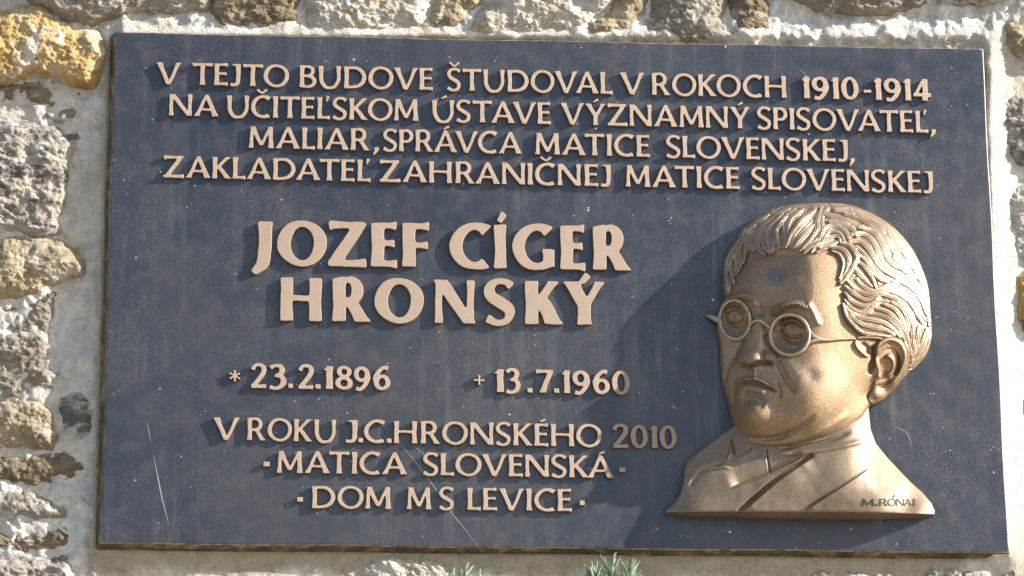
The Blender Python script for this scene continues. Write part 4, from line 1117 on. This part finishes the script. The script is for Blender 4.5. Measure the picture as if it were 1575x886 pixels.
# spectacles
def hat(Hm, x, y):
    j = np.clip(((np.asarray(x)-gx[0])/st).astype(int), 0, X.shape[1]-1); i = np.clip(((np.asarray(y)-gy[0])/st).astype(int), 0, X.shape[0]-1)
    return Hm[i, j]
def tube(pts, rad, closed=False, n=10):
    V = []; pts = np.array(pts); N = len(pts)
    nx = np.roll(pts, -1, 0)-np.roll(pts, 1, 0) if closed else np.gradient(pts, axis=0)
    nx /= np.linalg.norm(nx, axis=1)[:, None]
    z = np.array([0, 0, 1.0])
    for p_, t_, r_ in zip(pts, nx, rad):
        a = np.cross(t_, z); a /= np.linalg.norm(a); b = np.cross(a, t_)
        for kx in range(n):
            an = 2*math.pi*kx/n
            V.append(p_ + (a*math.cos(an) + b*math.sin(an)*1.15)*r_)
    F = []
    cnt = N if closed else N-1
    for i in range(cnt):
        for kx in range(n):
            F.append((i*n+kx, i*n+(kx+1) % n, ((i+1) % N)*n+(kx+1) % n, ((i+1) % N)*n+kx))
    return np.array(V), np.array(F)
spec_root = None
def spec_piece(name, px, rad, closed, parent, lift=1.2):
    p = crom(px, 6, closed)
    base = hat(BHS, p[:, 0], p[:, 1]) + lift
    for _ in range(6):
        if closed: base = (np.roll(base, 1)+np.roll(base, -1)+base)/3
        else: base[1:-1] = (base[:-2]+base[2:]+base[1:-1])/3
    r_ = np.interp(np.linspace(0, 1, len(p)), np.linspace(0, 1, len(rad)), rad)*PX
    V, F = tube(P(p[:, 0], p[:, 1], base), r_, closed)
    me = make_mesh(name, W(V, PR), [(F, True, 0)], M_RELIEF)
    return link(name, me, parent)
BHS = BH.copy()
BHS[:] = BH + 1.0
def ellp(cx, cy, rx, ry, rot, n=20):
    a = np.linspace(0, 2*math.pi, n, endpoint=False)
    x = rx*np.cos(a); y = ry*np.sin(a)
    return np.stack([cx + x*math.cos(rot)-y*math.sin(rot), cy + x*math.sin(rot)+y*math.cos(rot)], 1)
# one frame: two rims, bridge and arms joined in a single part
VV = []; FF = []; off = 0
def add_piece(px, rad, closed=False, lift=2.0):
    global off
    p = crom(px, 6, closed)
    base = hat(BHS, p[:, 0], p[:, 1]) + lift
    for _ in range(10):
        if closed: base = (np.roll(base, 1)+np.roll(base, -1)+base)/3
        else: base[1:-1] = (base[:-2]+base[2:]+base[1:-1])/3
    r_ = np.interp(np.linspace(0, 1, len(p)), np.linspace(0, 1, len(rad)), rad)*PX
    V, F = tube(P(p[:, 0], p[:, 1], base), r_, closed)
    VV.append(V); FF.append(F+off); off += len(V)
add_piece(ellp(1130.3, 492, 23.2, 30.0, -.12), [2.6, 2.6], True, 2.6)
add_piece(ellp(1214.6, 515, 29.8, 31.2, -.10), [2.9, 2.9], True, 2.6)
add_piece([(1153.5, 499), (1160, 494.5), (1167, 493.5), (1175, 497), (1184, 505)], [2.6, 2.2, 2.1, 2.3, 2.7], lift=5)
add_piece([(1242, 505), (1248, 515), (1257, 521), (1272, 523), (1294, 521.5), (1316, 521)], [2.9, 3.6, 3.6, 2.8, 2.0, 1.5], lift=.9)
add_piece([(1243, 528), (1252, 524), (1262, 522.5)], [2.6, 3.2, 3.0], lift=1.0)
add_piece([(1109, 494), (1102, 491), (1095, 488), (1089, 485.5)], [6.0, 5.0, 3.8, 2.0], lift=-.5)
me = make_mesh('spectacles', W(np.concatenate(VV), PR), [(np.concatenate(FF), True, 0)], M_RIMS)
link('spectacles', me, bust)

# engraved signature on the coat
sx0, sx1, sy = 1325.0, 1409.0, 778.0
txt = 'M.RÓNAI'; spans = [(1325, 1345), (1346.5, 1349.5), (1352, 1366), (1365, 1378), (1378, 1391), (1390.5, 1402), (1403.5, 1407.5)]
for ch, (a, b) in zip(txt.replace('Ó', 'O'), spans):
    r = GM[(ch, 'sig')]
    wd = r[4]-r[3]; n = len(r[2].vertices); co = np.zeros(n*3, np.float32); r[2].vertices.foreach_get('co', co); co = co.reshape(-1, 3)
    capu = 10.8 if ch != '.' else (b-a)/wd
    xx = a + (co[:, 0]-r[3])/wd*(b-a); yy = sy - co[:, 1]*capu
    hh = sum(hat(HCo, xx+dx, yy+dy) for dx in (-1, 0, 1) for dy in (-1, 0, 1))/9 + np.where(co[:, 2] > 0, .55, -1.2)
    me = r[2].copy(); me.vertices.foreach_set('co', W(P(xx, yy, hh), PR).astype(np.float32).ravel()); me.update()
    link('engraved_letter', me, bust)
p_ = np.array([(1372.5, 766.5), (1374, 764.5), (1376, 762.0)])
hz = hat(HCo, p_[:, 0], p_[:, 1]) + .1
V, F = tube(P(p_[:, 0], p_[:, 1], hz), np.array([.6, .9, 1.1])*PX)
link('engraved_accent', make_mesh('engraved_accent', W(V, PR), [(F, True, 0)], M_INC), bust)

# ------------------------------------------------------------------ fir sprigs at the lower edge
k = NT('fir_needle_green'); oi = k.n('ShaderNodeObjectInfo')
gr = k.n('ShaderNodeTexCoord').outputs['Generated']
sp = k.n('ShaderNodeSeparateXYZ'); k.ln(gr, sp.inputs[0])
c = k.ramp(oi.outputs['Random'], [(.0, (.07, .13, .08)), (.5, (.19, .29, .19)), (1, (.46, .54, .42))])
c = k.mix(k.ramp(sp.outputs['Y'], [(.6, 0.0), (1.0, .6)]), c, (.45, .52, .40))
M_NEEDLE = k.out(c, .5, 0)
k = NT('fir_twig'); M_TWIG = k.out((.16, .12, .06), .8)
def needle_mesh():
    V = []; F = []; n = 6
    for i in range(n):
        t = i/(n-1); wd = .075*(1-.75*t**3); y = t; z = .12*t*t
        V += [(-wd, y, z), (0, y, z+.04*(1-t*.6)), (wd, y, z), (0, y, z-.02)]
    for i in range(n-1):
        for j in range(4): F.append((i*4+j, i*4+(j+1) % 4, (i+1)*4+(j+1) % 4, (i+1)*4+j))
    F.append((3, 2, 1, 0)); F.append((n*4-4, n*4-3, n*4-2, n*4-1))
    me = bpy.data.meshes.new('needle'); me.from_pydata(V, [], F); me.materials.append(M_NEEDLE)
    return me
NM = needle_mesh()
def sprig(branches, lab, n, hgt, ln_):
    root = bpy.data.objects.new('fir_sprig', None); COL.objects.link(root)
    root['label'] = lab; root['category'] = 'fir sprig'; root['group'] = 'fir sprigs under the plaque'
    org = None
    for bi, pts in enumerate(branches):
        p = crom(pts, 8); W3 = W(P(p[:, 0], p[:, 1], np.full(len(p), hgt) + np.linspace(0, 14-5*bi, len(p))))
        if org is None: org = W3[0].copy(); root.location = Vector(org)
        L3 = W3 - org
        pl = np.stack([L3[:, 0], L3[:, 2], -L3[:, 1]], 1)
        V, F = tube(pl, np.linspace(.0014, .0005, len(pl)), n=6)
        me = make_mesh('twig', np.stack([V[:, 0], -V[:, 2], V[:, 1]], 1), [(F, True, 0)], M_TWIG)
        link('twig', me, root)
        for i in range(n):
            q = ((i+.5)/n)**.8
            f = q*(len(L3)-1); a = int(min(f, len(L3)-2)); pos = L3[a]+(L3[a+1]-L3[a])*(f-a)
            tan = Vector(L3[a+1]-L3[a]).normalized()
            ang = random.uniform(0, 2*math.pi)
            side = Vector((math.cos(ang), -abs(math.sin(ang))*.7, 0))
            side = (side - tan*side.dot(tan)).normalized()
            d = (tan*random.uniform(.35, 1.0)*(.6+q*.9) + side*random.uniform(.6, 1.0)*(1.1-q*.6)).normalized()
            s_ = ln_*PX*random.uniform(.7, 1.1)*(1-.15*q)
            o = bpy.data.objects.new('needle', NM); COL.objects.link(o); o.parent = root
            zax = tan.cross(d).cross(d).normalized() if tan.cross(d).length > .01 else Vector((0, -1, 0))
            xax = d.cross(zax).normalized()
            m = Matrix((xax*s_, d*s_, zax*s_)).transposed().to_4x4(); m.translation = Vector(pos)
            o.matrix_local = m
sprig([[(948, 990), (946, 950), (942, 915), (938, 876)], [(949, 975), (958, 940), (966, 912), (968, 886)], [(947, 975), (934, 945), (922, 918), (913, 894)]],
      'larger green fir sprig poking up below the plaque, nearer the relief portrait', 97, 16, 36)
sprig([[(722, 990), (720, 950), (716, 920), (713, 892)], [(722, 978), (730, 948), (735, 922), (737, 900)], [(721, 978), (710, 948), (700, 922), (694, 902)]],
      'smaller green fir sprig poking up below the middle of the plaque, left of the other', 85, 12, 32)
